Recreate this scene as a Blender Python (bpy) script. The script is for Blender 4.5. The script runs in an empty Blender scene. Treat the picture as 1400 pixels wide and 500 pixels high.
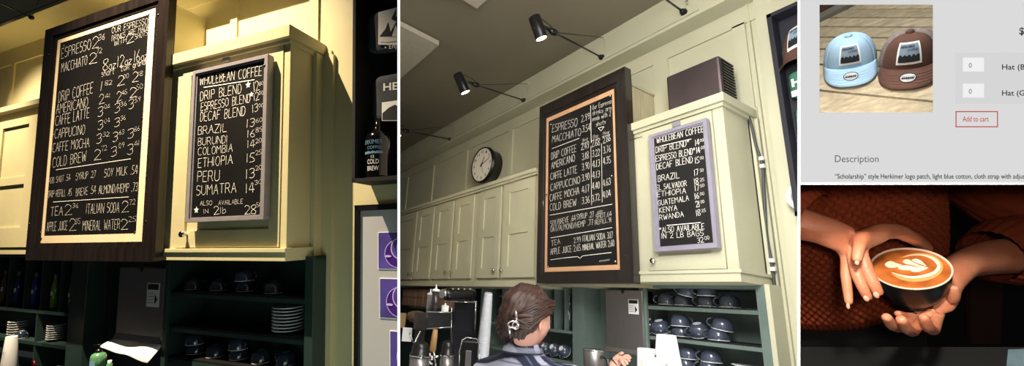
import bpy, bmesh, math, random
import numpy as np
from mathutils import Vector, Matrix, noise
random.seed(7)
sc = bpy.context.scene
COL = sc.collection
PI = math.pi

# ------------------------------------------------------------------ cameras and frames
F = 593.886; CX = 620.0; CY = 250.0
R1 = np.array([[0.92081771, 0.38946847, -0.02022523], [-0.06197854, 0.09493998, -0.99355174], [-0.3850369, 0.91613357, 0.1115611]])
R2 = np.array([[0.53006713, 0.84522562, 0.06798886], [-0.19075897, 0.19698628, -0.96166908], [-0.82622022, 0.49677969, 0.26565032]])
R3 = np.array([[1., 0, 0], [0, 0, -1.], [0, 1., 0]])       # booth frame: X right, Y forward, Z up
EYE = Vector((0, 0, 1.6))

def m4(R):
    m = Matrix([list(r) for r in R]).to_4x4()
    return Matrix.Translation(EYE) @ m

class Room:
    def __init__(s, R, D, clips):
        s.R = R; s.D = D; s.M = m4(R2.T @ R)
        s.clips = []
        for ax, v, side in clips:                            # keep the side away from the divider
            n = np.array([1., 0, -(v - CX) / F]) if ax == 'x' else np.array([0, 1., -(v - CY) / F])
            n = R.T @ (n * side)
            s.clips.append(Vector(n).normalized())
    def p(s, px, py, Y=None, Z=None, X=None):
        d = s.R.T @ np.array([(px - CX) / F, (py - CY) / F, 1.])
        v, a = (Y, 1) if Y is not None else ((Z, 2) if Z is not None else (X, 0))
        return Vector(d * (v * s.D) / d[a])
    def rad(s, pt, px):                                      # radius that looks px pixels wide (half) at the room point pt
        v = s.R @ np.array(pt); return px * v[2] / F * v[2] / math.hypot(v[0], v[2])
    def c(s, px, py, z):
        return Vector(s.R.T @ (np.array([(px - CX) / F, (py - CY) / F, 1.]) * z))
    def rect(s, TL, TR, BL, BR, Y):
        a, b, c, d = [s.p(*q, Y=Y) for q in (TL, TR, BL, BR)]
        return (a.x + c.x) / 2, (b.x + d.x) / 2, (c.z + d.z) / 2, (a.z + b.z) / 2    # x0,x1,z0,z1

A = Room(R1, 1.3, [('x', 545, 1)])                           # first cafe wall
B = Room(R2, 2.1, [('x', 545, -1), ('x', 1092, 1)])          # second cafe wall
S = Room(R3, 1.0, [('x', 1092, -1), ('y', 250, 1)])          # shop page booth
H = Room(R3, 1.0, [('x', 1092, -1), ('y', 250, -1)])         # hands booth
ROOM = [A]

# ------------------------------------------------------------------ materials
def lin(c):
    return tuple(((x / 255) / 12.92 if x / 255 <= .04045 else ((x / 255 + .055) / 1.055) ** 2.4) for x in c) + (1,)
MATS = {}
def mat(name, rgb, rough=.6, metal=0., var=0., scale=8., bump=0., bscale=60., coat=0., emit=0., stretch=None, rgb2=None, spec=.5, trans=0.):
    if name in MATS: return MATS[name]
    m = bpy.data.materials.new(name); m.use_nodes = True; MATS[name] = m
    nt = m.node_tree; b = nt.nodes['Principled BSDF']
    b.inputs['Base Color'].default_value = lin(rgb); b.inputs['Roughness'].default_value = rough
    b.inputs['Metallic'].default_value = metal; b.inputs['Coat Weight'].default_value = coat
    b.inputs['Specular IOR Level'].default_value = spec
    if trans: b.inputs['Transmission Weight'].default_value = trans
    if emit:
        b.inputs['Emission Color'].default_value = lin(rgb); b.inputs['Emission Strength'].default_value = emit
    tc = nt.nodes.new('ShaderNodeTexCoord'); mp = nt.nodes.new('ShaderNodeMapping')
    nt.links.new(tc.outputs['Object'], mp.inputs['Vector'])
    if stretch: mp.inputs['Scale'].default_value = stretch
    if var or rgb2:
        n = nt.nodes.new('ShaderNodeTexNoise'); n.inputs['Scale'].default_value = scale; n.inputs['Detail'].default_value = 6
        nt.links.new(mp.outputs[0], n.inputs['Vector'])
        r = nt.nodes.new('ShaderNodeValToRGB'); r.color_ramp.elements[0].position = .3; r.color_ramp.elements[1].position = .7
        c2 = rgb2 or tuple(max(0, x * (1 - var)) for x in rgb)
        r.color_ramp.elements[0].color = lin(c2); r.color_ramp.elements[1].color = lin(rgb)
        nt.links.new(n.outputs['Fac'], r.inputs['Fac']); nt.links.new(r.outputs['Color'], b.inputs['Base Color'])
    if bump:
        n = nt.nodes.new('ShaderNodeTexNoise'); n.inputs['Scale'].default_value = bscale; n.inputs['Detail'].default_value = 4
        nt.links.new(mp.outputs[0], n.inputs['Vector'])
        k = nt.nodes.new('ShaderNodeBump'); k.inputs['Strength'].default_value = bump; k.inputs['Distance'].default_value = .004
        nt.links.new(n.outputs['Fac'], k.inputs['Height']); nt.links.new(k.outputs['Normal'], b.inputs['Normal'])
    return m

paint = mat('cream_paint', (202, 193, 150), .42, var=.05, scale=3, bump=.15, bscale=25)
paintB = mat('sage_cream_paint', (186, 184, 158), .45, var=.05, scale=3, bump=.15, bscale=25)
ceilm = mat('taupe_ceiling_paint', (128, 120, 100), .8, var=.06, scale=2)
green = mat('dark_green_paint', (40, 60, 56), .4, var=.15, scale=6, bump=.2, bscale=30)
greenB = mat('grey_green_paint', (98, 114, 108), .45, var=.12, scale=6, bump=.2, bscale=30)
wood = mat('espresso_stained_wood', (38, 30, 27), .3, var=.45, scale=5, stretch=(6, 6, .6), bump=.2, bscale=40, coat=.35)
litwood = mat('lit_wood_border', (255, 232, 190), .35, var=.05, scale=5, coat=.2)  # light wood, whitened in its colour for the strong light on it
tanwood = mat('tan_wood_border', (214, 165, 125), .4, var=.12, scale=9)
slate = mat('chalkboard_slate', (22, 21, 21), .38, var=.3, scale=7, bump=.05)
chalk = mat('white_chalk', (250, 246, 236), .9)
greyframe = mat('silver_grey_frame', (150, 145, 150), .4, metal=.2, var=.06, scale=20)
steel = mat('brushed_steel', (150, 145, 144), .33, metal=.85, var=.04, scale=9, stretch=(9, 9, 1))
chrome = mat('chrome', (210, 208, 205), .12, metal=1)
black = mat('black_plastic', (16, 16, 17), .3)
matte = mat('black_lining', (10, 10, 11), .8)
white = mat('white_china', (225, 226, 228), .25)
cupm = mat('navy_glazed_china', (46, 54, 72), .15, var=.25, scale=9, coat=.6)
cupB = mat('slate_glazed_china', (70, 78, 96), .16, var=.22, scale=9, coat=.6)
bluem = mat('pale_blue_glaze', (110, 145, 175), .2)
paper = mat('white_paper', (232, 232, 230), .8)
rubber = mat('black_rubber_mesh', (20, 21, 22), .6)
bulb = mat('lit_lamp_face', (255, 246, 225), .4, emit=9)
edge_glow = mat('white_edge_glow', (255, 255, 255), .5, emit=1.0)  # glow added so the divider edges read white; no lamp there

# ------------------------------------------------------------------ mesh builder
NOCLIP = [False]
class MB:
    def __init__(s): s.v = []; s.f = []; s.mi = []; s.sm = []; s.mt = []
    def _m(s, m):
        if m not in s.mt: s.mt.append(m)
        return s.mt.index(m)
    def add(s, vs, fs, m=None, smooth=False):
        o = len(s.v); s.v += [Vector(v) for v in vs]
        k = s._m(m) if m else 0
        for f in fs: s.f.append([i + o for i in f]); s.mi.append(k); s.sm.append(smooth)
        return s
    def box(s, a, b, m=None):
        x0, y0, z0 = [min(p, q) for p, q in zip(a, b)]; x1, y1, z1 = [max(p, q) for p, q in zip(a, b)]
        return s.add([(x0, y0, z0), (x1, y0, z0), (x1, y1, z0), (x0, y1, z0), (x0, y0, z1), (x1, y0, z1), (x1, y1, z1), (x0, y1, z1)],
                     [(0, 3, 2, 1), (4, 5, 6, 7), (0, 1, 5, 4), (1, 2, 6, 5), (2, 3, 7, 6), (3, 0, 4, 7)], m)
    def obox(s, c, ax, ay, az, m=None):                      # oriented box by half-axes
        c = Vector(c); ax, ay, az = Vector(ax), Vector(ay), Vector(az)
        vs = [c + ax * i + ay * j + az * k for k in (-1, 1) for i, j in ((-1, -1), (1, -1), (1, 1), (-1, 1))]
        return s.add(vs, [(0, 3, 2, 1), (4, 5, 6, 7), (0, 1, 5, 4), (1, 2, 6, 5), (2, 3, 7, 6), (3, 0, 4, 7)], m)
    def prism(s, poly, d, m=None):                           # polygon extruded along vector d
        n = len(poly); poly = [Vector(p) for p in poly]; d = Vector(d)
        vs = poly + [p + d for p in poly]
        return s.add(vs, [list(range(n))[::-1], list(range(n, 2 * n))] + [(i, (i + 1) % n, n + (i + 1) % n, n + i) for i in range(n)], m)
    def tube(s, pts, r, seg=10, m=None, caps=True, smooth=True):
        pts = [Vector(p) for p in pts]; n = len(pts); rs = r if isinstance(r, (list, tuple)) else [r] * n
        vs = []; up = None
        for i, p in enumerate(pts):
            t = (pts[min(i + 1, n - 1)] - pts[max(i - 1, 0)]).normalized()
            if up is None: up = t.orthogonal().normalized()
            up = (up - t * up.dot(t)).normalized(); b = t.cross(up)
            for k in range(seg):
                a = 2 * PI * k / seg; vs.append(p + (up * math.cos(a) + b * math.sin(a)) * rs[i])
        fs = [(i * seg + k, i * seg + (k + 1) % seg, (i + 1) * seg + (k + 1) % seg, (i + 1) * seg + k) for i in range(n - 1) for k in range(seg)]
        s.add(vs, fs, m, smooth)
        if caps:
            o = len(s.v) - n * seg; kk = s._m(m) if m else 0
            for ring in (list(range(seg))[::-1], [(n - 1) * seg + k for k in range(seg)]):
                s.f.append([o + i for i in ring]); s.mi.append(kk); s.sm.append(False)
        return s
    def lathe(s, prof, c=(0, 0, 0), axis=(0, 0, 1), seg=28, m=None, smooth=True, sx=1.):
        ax = Vector(axis).normalized(); u = Vector((1, 0, 0)) if abs(ax.z) > .9 else ax.orthogonal().normalized()
        u = (u - ax * u.dot(ax)).normalized(); w = ax.cross(u); c = Vector(c); vs = []
        for r, z in prof:
            for k in range(seg):
                a = 2 * PI * k / seg; vs.append(c + (u * math.cos(a) * sx + w * math.sin(a)) * max(r, 1e-5) + ax * z)
        n = len(prof)
        return s.add(vs, [(i * seg + k, i * seg + (k + 1) % seg, (i + 1) * seg + (k + 1) % seg, (i + 1) * seg + k) for i in range(n - 1) for k in range(seg)], m, smooth)
    def ball(s, c, rx, ry=None, rz=None, m=None, seg=16, fr=None):
        ry = ry or rx; rz = rz or rx; c = Vector(c); fr = fr or (Vector((1, 0, 0)), Vector((0, 1, 0)), Vector((0, 0, 1)))
        vs = []; h = seg // 2
        for i in range(h + 1):
            t = PI * i / h
            for k in range(seg):
                a = 2 * PI * k / seg
                vs.append(c + fr[0] * rx * math.sin(t) * math.cos(a) + fr[1] * ry * math.sin(t) * math.sin(a) + fr[2] * rz * math.cos(t))
        return s.add(vs, [(i * seg + k, (i + 1) * seg + k, (i + 1) * seg + (k + 1) % seg, i * seg + (k + 1) % seg) for i in range(h) for k in range(seg)], m, True)
    def build(s, name, m=None, parent=None, room=None, loc=None, bevel=0., clip=True):
        room = room or ROOM[0]
        if parent is not None: loc = Vector(parent['_loc'])
        elif loc is None:
            xs = [sum(v[i] for v in s.v) / len(s.v) for i in (0, 1)]; loc = Vector((xs[0], xs[1], min(v.z for v in s.v)))
        loc = Vector(loc)
        me = bpy.data.meshes.new(name)
        me.from_pydata([v - loc for v in s.v], [], s.f)
        mats = s.mt or [m]
        for q in mats: me.materials.append(q)
        for p, k, g in zip(me.polygons, s.mi, s.sm): p.material_index = k; p.use_smooth = g
        bm = bmesh.new(); bm.from_mesh(me)
        bmesh.ops.remove_doubles(bm, verts=bm.verts, dist=2e-6)
        if bevel:
            es = [e for e in bm.edges if len(e.link_faces) == 2 and e.calc_face_angle(0) > .5]
            bmesh.ops.bevel(bm, geom=es, offset=bevel, segments=2, affect='EDGES', profile=.6, clamp_overlap=True)
        if clip and not NOCLIP[0]: clip_bm(bm, room, loc)
        bmesh.ops.recalc_face_normals(bm, faces=bm.faces)
        bm.to_mesh(me); bm.free()
        o = bpy.data.objects.new(name, me); COL.objects.link(o)
        if parent is not None: o.parent = parent; o['_loc'] = parent['_loc']
        else: o.matrix_world = room.M @ Matrix.Translation(loc); o['_loc'] = list(loc)
        return o

def clip_bm(bm, room, loc):
    for n in room.clips:
        if any((v.co + loc).dot(n) > 0 for v in bm.verts):
            r = bmesh.ops.bisect_plane(bm, geom=bm.verts[:] + bm.edges[:] + bm.faces[:], dist=1e-6, plane_co=-loc, plane_no=n, clear_outer=True)
            es = [e for e in r['geom_cut'] if isinstance(e, bmesh.types.BMEdge) and len(e.link_faces) < 2]
            if es:
                try: bmesh.ops.holes_fill(bm, edges=es, sides=0)
                except Exception: pass

def tag(o, label, cat, group=None, kind=None):
    if label: o['label'] = label
    if cat: o['category'] = cat
    if group: o['group'] = group
    if kind: o['kind'] = kind
    return o
def thing(name, label, cat, loc, group=None, room=None):
    o = bpy.data.objects.new(name, None); COL.objects.link(o); o.empty_display_size = .05
    o['_loc'] = list(loc); o.matrix_world = (room or ROOM[0]).M @ Matrix.Translation(Vector(loc))
    return tag(o, label, cat, group)
def struct(o): o['kind'] = 'structure'; return o
def dup(o, loc, label, rot=None, room=None, parent=None, scale=1., group=None):
    c = o.copy(); COL.objects.link(c)
    if parent is None:
        c['_loc'] = list(loc)
        c.matrix_world = (room or ROOM[0]).M @ Matrix.Translation(Vector(loc)) @ (rot or Matrix.Identity(4)) @ Matrix.Scale(scale, 4)
        if label: c['label'] = label
        if group: c['group'] = group
    else: c.parent = parent
    for ch in list(o.children): dup(ch, None, None, parent=c)
    return c
def skin(nodes, edges, sub=2, root=0):
    """continuous tapered body from joints: nodes = [(pos, radius or (rx, ry))]"""
    me = bpy.data.meshes.new('body'); me.from_pydata([n[0] for n in nodes], edges, [])
    o = bpy.data.objects.new('body', me); COL.objects.link(o)
    mod = o.modifiers.new('skin', 'SKIN'); mod.use_smooth_shade = True; mod.branch_smoothing = .6
    for i, n in enumerate(nodes):
        sv = me.skin_vertices[0].data[i]; r = n[1]
        sv.radius = r if isinstance(r, tuple) else (r, r); sv.use_root = (i == root)
    if sub: sm = o.modifiers.new('sub', 'SUBSURF'); sm.levels = sub; sm.render_levels = sub
    dg = bpy.context.evaluated_depsgraph_get(); dg.update()
    ev = o.evaluated_get(dg); nm = bpy.data.meshes.new_from_object(ev)
    vs = [v.co.copy() for v in nm.vertices]; fs = [list(p.vertices) for p in nm.polygons]
    bpy.data.objects.remove(o); bpy.data.meshes.remove(me); bpy.data.meshes.remove(nm)
    return vs, fs

# ------------------------------------------------------------------ handwriting
G = {'A': '6 00 3a 60;14 54', 'B': '5 00 0a 3a 58 46 05;35 53 51 30 00', 'C': '6 69 4a 2a 07 03 20 40 61', 'D': '5 00 0a 3a 57 53 30 00', 'E': '5 5a 0a 00 50;05 45',
     'F': '5 5a 0a 00;05 45', 'G': '6 69 4a 2a 07 03 20 40 62 65 35', 'H': '6 00 0a;60 6a;05 65', 'I': '1 00 0a', 'J': '5 5a 52 30 10 02', 'K': '6 00 0a;5a 05 60',
     'L': '5 0a 00 50', 'M': '7 00 0a 35 6a 70', 'N': '6 00 0a 60 6a', 'O': '6 2a 07 03 20 40 63 67 4a 2a', 'P': '5 00 0a 4a 58 56 45 05', 'Q': '6 2a 07 03 20 40 63 67 4a 2a;43 6z',
     'R': '6 00 0a 4a 58 56 45 05;35 60', 'S': '5 59 3a 1a 08 06 45 54 52 30 10 01', 'T': '6 0a 6a;3a 30', 'U': '6 0a 02 20 40 62 6a', 'V': '6 0a 30 6a', 'W': '8 0a 20 47 60 8a',
     'X': '6 00 6a;0a 60', 'Y': '6 0a 35 6a;35 30', 'Z': '6 0a 6a 00 60', '0': '5 2a 07 03 20 30 53 57 3a 2a', '1': '1 00 0a', '2': '5 08 1a 3a 58 56 00 60',
     '3': '5 09 2a 4a 58 46 25;46 53 41 20 01', '4': '5 3a 03 63;4a 40', '5': '5 5a 1a 06 35 53 51 30 00', '6': '5 4a 16 03 11 30 51 53 35 04', '7': '5 0a 5a 20',
     '8': '5 25 07 09 2a 4a 59 57 25 03 01 20 40 51 53 25', '9': '5 56 35 17 19 3a 59 56 30', '.': '1 00 11', '/': '5 00 5a', '*': '5 26 2a;07 49;47 09', ' ': '4', '-': '4 05 45',
     '&': '6 60 18 2a 38 02 10 30 63', ':': '1 01 02;06 07', "'": '1 18 1a',
     'a': '5 56 50;54 36 16 03 11 30 52', 'b': '5 0a 00;04 26 46 53 41 20 01', 'c': '5 55 36 16 03 10 30 51', 'd': '5 5a 50;54 36 16 03 11 30 52', 'e': '5 03 53 45 26 06 03 01 20 50',
     'g': '5 56 5z 3x 1x;54 36 16 03 11 30 52', 'h': '5 0a 00;04 26 46 50', 'i': '1 06 00;08 09', 'k': '5 0a 00;46 03 50', 'l': '1 0a 00', 'm': '8 00 06;04 26 36 40;44 66 76 80',
     'n': '5 00 06;04 26 46 50', 'o': '5 26 04 02 20 40 52 54 46 26', 'p': '5 0x 06;04 26 46 53 41 20 01', 'r': '4 00 06;03 26 46', 's': '4 45 16 04 43 30 00', 't': '4 2a 21 30 40;06 46',
     'u': '5 06 02 10 30 52;56 50', 'w': '6 06 10 35 50 66', 'z': '5 06 56 00 50'}
def _n(ch): return {'x': -3, 'y': -2, 'z': -1, 'a': 10}.get(ch) if ch in 'xyza' else int(ch)
def ribbon(mb, pts, w, n):
    """a flat chalk stroke: pts in 3D on a plane with normal n"""
    for a, b in zip(pts, pts[1:]):
        d = b - a
        if d.length < 1e-6: continue
        d.normalize(); sd = d.cross(n) * w / 2; e = d * w * .35
        j = random.uniform(.8, 1.15)
        mb.add([a - e - sd * j, b + e - sd * j, b + e + sd * j, a - e + sd * j], [(0, 1, 2, 3)])
def write(mb, room, Y, text, x0, y0, x1, y1, h, wt=.13, off=.0012):
    a = room.p(x0, y0, Y=Y); b = room.p(x1, y1, Y=Y); t = room.p(x0, y0 - h, Y=Y)
    a.y -= off; b.y -= off
    u = b - a; W = u.length; u.normalize(); up = Vector((0, -1, 0)).cross(u) * -1
    if up.z < 0: up = -up
    hh = abs(t.z - a.z) / 10
    gl = []; x = 0
    for ch in text:
        g = G[ch].split(' ', 1); w = int(g[0]); gl.append((x, g[1] if len(g) > 1 else '')); x += w + 1.9
    tot = max(x - 1.9, 1.2); k = W / tot
    for gx, g in gl:
        jy = random.uniform(-.25, .25)
        for st in g.split(';'):
            if not st: continue
            P = []
            for q in st.split():
                P.append(a + u * (gx + _n(q[0]) + random.uniform(-.15, .15)) * k + up * (_n(q[1]) + jy + random.uniform(-.15, .15)) * hh)
            ribbon(mb, P, wt / 1000, Vector((0, -1, 0)))
def line(mb, room, Y, pts, w=.003, off=.0012):
    P = [room.p(x, y, Y=Y) for x, y in pts]
    for p in P: p.y -= off
    ribbon(mb, P, w, Vector((0, -1, 0)))
def star(mb, room, Y, x, y, r):
    c = room.p(x, y, Y=Y); c.y -= .0012; rr = r * abs(room.p(x, y + 1, Y=Y).z - c.z)
    ps = [c + Vector((math.sin(k * PI / 5), 0, math.cos(k * PI / 5))) * rr * (1 if k % 2 == 0 else .45) for k in range(10)]
    mb.add(ps + [c], [(k, (k + 1) % 10, 10) for k in range(10)])
def text_mesh(mb, body, origin, ux, uy, width=None, height=None, bold=0.0, align='L', shear=0.):
    """built-in type set as flat mesh: origin = baseline start, ux/uy unit vectors, width = total width"""
    cu = bpy.data.curves.new('t', 'FONT'); cu.body = body; cu.size = 1; cu.offset = bold; cu.resolution_u = 3; cu.shear = shear
    o = bpy.data.objects.new('t', cu); COL.objects.link(o); dg = bpy.context.evaluated_depsgraph_get(); dg.update()
    me = bpy.data.meshes.new_from_object(o.evaluated_get(dg)); bpy.data.objects.remove(o)
    xs = [v.co.x for v in me.vertices]; w = max(xs) - min(xs); x0 = min(xs); k = (width / w) if width else height / .7
    ky = (height / .7) if height else k
    origin = Vector(origin)
    mb.add([origin + ux * (v.co.x - x0) * k + uy * v.co.y * ky for v in me.vertices], [list(p.vertices) for p in me.polygons])
    bpy.data.meshes.remove(me)

# ------------------------------------------------------------------ dividers between the four booths
def divider(name, rays, d0, d1, t, lo, hi, horizontal=False):
    """thin radial plate with an added glowing white front edge"""
    mb = MB(); r = (rays - (CY if horizontal else CX)) / F
    def pt(d, off, q):
        return Vector((q, d, -(r * d + off))) if horizontal else Vector((r * d + off, d, q))
    lo_ = (lambda d: (1092.4 - CX) / F * d) if horizontal else (lambda d: lo)
    vs = [pt(d, o, q) for d in (d0 + .002, d1) for o in (-t / 2, t / 2) for q in (lo_(d), hi)]
    mb.add(vs, [(0, 1, 3, 2), (4, 6, 7, 5), (0, 4, 5, 1), (2, 3, 7, 6), (0, 2, 6, 4), (1, 5, 7, 3)])
    o = mb.build(name, mat('white_divider_board', (200, 200, 198), .8), room=S, clip=False); struct(o)
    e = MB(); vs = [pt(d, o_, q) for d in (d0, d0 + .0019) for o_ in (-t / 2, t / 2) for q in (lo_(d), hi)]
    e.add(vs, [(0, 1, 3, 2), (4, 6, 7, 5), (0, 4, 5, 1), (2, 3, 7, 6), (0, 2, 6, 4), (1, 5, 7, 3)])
    e.build('glowing_edge', edge_glow, parent=o, room=S, clip=False)
    return o
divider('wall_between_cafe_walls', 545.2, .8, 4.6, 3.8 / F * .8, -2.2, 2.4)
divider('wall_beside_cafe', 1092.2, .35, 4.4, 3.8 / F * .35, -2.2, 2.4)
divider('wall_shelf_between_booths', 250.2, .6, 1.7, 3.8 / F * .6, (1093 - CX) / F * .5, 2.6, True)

# ================================================================== shared cafe pieces
def panel_door(root, x0, x1, z0, z1, y, recs, m, knob=None, name='door'):
    """door slab with recessed panels; recs = [(rx0, rx1, rz0, rz1)] in door space"""
    mb = MB(); th = .018; yb = y + th
    mb.box((x0, y + .010, z0), (x1, yb, z1))
    xs = sorted({x0, x1, *[r[0] for r in recs], *[r[1] for r in recs]}); zs = sorted({z0, z1, *[r[2] for r in recs], *[r[3] for r in recs]})
    for i in range(len(xs) - 1):
        for j in range(len(zs) - 1):
            cx, cz = (xs[i] + xs[i + 1]) / 2, (zs[j] + zs[j + 1]) / 2
            if not any(r[0] < cx < r[1] and r[2] < cz < r[3] for r in recs):
                mb.box((xs[i], y, zs[j]), (xs[i + 1], y + .0101, zs[j + 1]))
    d = mb.build(name, m, root)
    if knob:
        k = MB(); kx, kz = knob
        k.lathe([(.006, 0), (.005, .012), (.012, .018), (.0145, .025), (.012, .031), (.0001, .033)], (kx, y, kz), (0, -1, 0), seg=16)
        k.build('knob', chrome, d)
    return d
def board(room, name, label, cat, outer, matr, blk, Y, th, fm, mm, texts, screws, wt=.13, step=.006, notice=None, fw_in=.5):
    """framed chalkboard: outer / matr / blk = (x0, x1, z0, z1) rectangles on the plane Y (ratio)"""
    y = Y * room.D
    t = thing(name, label, cat, ((outer[0] + outer[1]) / 2, y + th, outer[2]), room=room)
    def ring(mb, a, b, y0, y1):
        mb.box((a[0], y0, b[3]), (a[1], y1, a[3])); mb.box((a[0], y0, a[2]), (a[1], y1, b[2]))
        mb.box((a[0], y0, b[2]), (b[0], y1, b[3])); mb.box((b[1], y0, b[2]), (a[1], y1, b[3]))
    f = MB()
    mid = tuple(outer[i] + (matr[i] - outer[i]) * .72 for i in range(4))
    ring(f, outer, mid, y - .012, y + th); f.build('frame', fm, t, bevel=.0015)
    if matr != blk:
        g = MB(); ring(g, mid, matr, y - .004, y + th * .9); g.build('inner_frame', fm, t, bevel=.001)
        g = MB(); ring(g, matr, blk, y - .001, y + th * .8); g.build('border', mm, t)
    else:
        g = MB(); ring(g, mid, matr, y - .006, y + th * .9); g.build('inner_frame', fm, t, bevel=.001)
    s = MB(); s.box((blk[0] - .001, y, blk[2] - .001), (blk[1] + .001, y + th * .7, blk[3] + .001)); s.build('chalkboard', slate, t)
    w = MB(); texts(w); w.build('lettering', chalk, t)
    for sx, sz in screws:
        q = MB(); q.lathe([(.006, 0), (.0055, .002), (.0001, .003)], (sx, y - (.012 if not blk[0] < sx < blk[1] else 0), sz), (0, -1, 0), seg=10)
        q.build('screw', black if fm is not wood else chrome if blk[0] < sx < blk[1] else black, t)
    return t

def cup_mesh(root, m, stripes=False, r=.052, h=.066, handle_a=0.):
    """inverted cup: rim down, foot ring up, handle at the side"""
    b = MB()
    prof = [(r * .94, .003), (r, 0), (r * 1.0, .006), (r * .985, .02), (r * .93, h * .55), (r * .78, h * .8), (r * .56, h * .94), (r * .5, h * .95), (r * .49, h), (r * .43, h), (r * .42, h * .95)]
    b.lathe(prof, (0, 0, 0)); b.build('cup_body', m, root)
    f = MB(); f.lathe([(r * .42, h * .962), (.0001, h * .962)], (0, 0, 0)); f.build('foot', white, root)
    k = MB(); pts = []
    for i in range(9):
        a = -PI / 2 + PI * i / 8
        q = r * .93 + .024 * math.cos(a); z = h * .45 + .021 * math.sin(a)
        pts.append(Vector((math.cos(handle_a) * q, math.sin(handle_a) * q, z)))
    k.tube(pts, .0045, 8); k.build('handle', m, root)
    l = MB(); l.lathe([(r * 1.003, .001), (r * 1.006, .0035), (r * .99, .0045)], (0, 0, 0)); l.build('rim_line', white if not stripes else bluem, root)
def cup_proto(room, m, label, loc, group, stripes=False):
    t = thing('coffee_cup', label, 'cup', (0, 0, 0), group, room)
    NOCLIP[0] = True; cup_mesh(t, m, stripes); NOCLIP[0] = False
    t['_loc'] = list(loc); t.matrix_world = room.M @ Matrix.Translation(Vector(loc))
    return t
def set_rot(o, room, rot, scale=1.):
    o.matrix_world = room.M @ Matrix.Translation(Vector(o['_loc'])) @ rot @ Matrix.Scale(scale, 4)
def plate_mb(r=.062):
    b = MB(); b.lathe([(.0001, .004), (r * .5, .004), (r * .6, .007), (r, .0125), (r * 1.01, .0145), (r * .98, .0155), (r * .62, .011), (r * .5, .009), (.0001, .009)]); return b
RZ = lambda a: Matrix.Rotation(a, 4, 'Z')
RX = lambda a: Matrix.Rotation(a, 4, 'X')
RY = lambda a: Matrix.Rotation(a, 4, 'Y')

# ================================================================== FIRST CAFE WALL (room A)
ROOM[0] = A; D = A.D
Yc = 1.0 * D; Yw = 1.15 * D
XR = -.963 * D                                               # right edge of right cabinet
# back wall, corner return, soffit
def quad_wall(room, pts, th, name, m):
    mb = MB(); mb.prism(pts, (0, th, 0)); return struct(mb.build(name, m, room=room))
quad_wall(A, [(-4.6, Yw, -.066 * D), (XR, Yw, -.066 * D), (XR, Yw, -1.6), (-.4, Yw, -1.6), (-.4, Yw, 2.2), (-4.6, Yw, 2.2)], .05, 'wall_back', paint)
zs = 1.02 * D
mb = MB(); mb.box((-4.6, 1.0 * D, zs), (-.4, Yw, 2.1)); 
mb.box((-4.6, 1.0 * D - .012, zs), (-.4, 1.0 * D, zs + .02)); mb.box((-4.6, 1.0 * D - .010, zs + .034), (-.4, 1.0 * D, zs + .046))
struct(mb.build('trim_soffit', paint))
mb = MB()                                                    # applied stiles and rails on the wall above the cabinets
def vrail(px, py, w, z0, z1): x = A.p(px, py, Y=1.15).x; mb.box((x - w / 2, Yw - .010, z0), (x + w / 2, Yw, z1))
zt = zs
zr = A.p(0, 94, Y=1.15).z
mb.box((-4.6, Yw - .010, zr), (-1.0, Yw, zt))
for px, py in ((17, 120), (322, 20)): vrail(px, py, .045, .7, zr)
xr_ = A.p(432, 20, Y=1.15).x
vrail(431, 20, .05, .86, zr)
z2 = A.p(440, 73, Y=1.15).z
mb.box((xr_ - .02, Yw - .010, z2 - .07), (A.p(455, 80, Y=1.15).x, Yw - .0005, z2))
struct(mb.build('trim_wall_panelling', paint))
# filler strips beside cabinet, wall corner
mb = MB(); x1 = A.p(457, 300, Y=1.15).x
mb.box((XR + .001, Yw - .06, -1.2), (XR + .022, Yw, .60 * D)); mb.box((XR + .022, Yw - .018, -1.2), (x1, Yw, .60 * D))
struct(mb.build('trim_corner_filler', paint))

# left cabinets -------------------------------------------------------
zt, zb = .601 * D, -.058 * D
xl, xh = -3.5 * D, -2.30 * D
t = thing('wall_cabinet', 'cream wall cabinet with panelled door left of the white-bordered menu board', 'cabinet', (xl + .6, Yw, zb))
mb = MB(); mb.box((xl, Yc + .019, zb + .03), (xh, Yw, zt - .02)); 
mb.box((xl, Yc + .002, zt - .075), (xh, Yc + .02, zt - .02)); mb.box((A.p(47, 250, Y=1).x + .002, Yc + .002, zb + .03), (xh, Yc + .02, zt - .07)); mb.build('body', paint, t)
mb = MB(); mb.box((xl, Yc - .035, zt - .03), (xh, Yw, zt)); mb.build('top_ledge', paint, t, bevel=.002)
mb = MB(); mb.box((xl, Yc - .006, zb), (xh, Yw, zb + .035)); mb.build('bottom_rail', paint, t, bevel=.002)
dx1 = A.p(47, 250, Y=1).x; r0 = A.p(8, 200, Y=1); r1 = A.p(41, 200, Y=1)
zA = A.p(30, 172, Y=1).z; zB = A.p(20, 243, Y=1).z; zC = A.p(20, 253, Y=1).z; zD = A.p(20, 311, Y=1).z
panel_door(t, dx1 - .62, dx1, zb + .04, zt - .078, Yc - .012, [(r0.x - .02, r1.x, zA and zB, zA), (r0.x - .02, r1.x, zD, zC), (dx1 - .56, r0.x - .09, zB, zA), (dx1 - .56, r0.x - .09, zD, zC)], paint)

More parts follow.
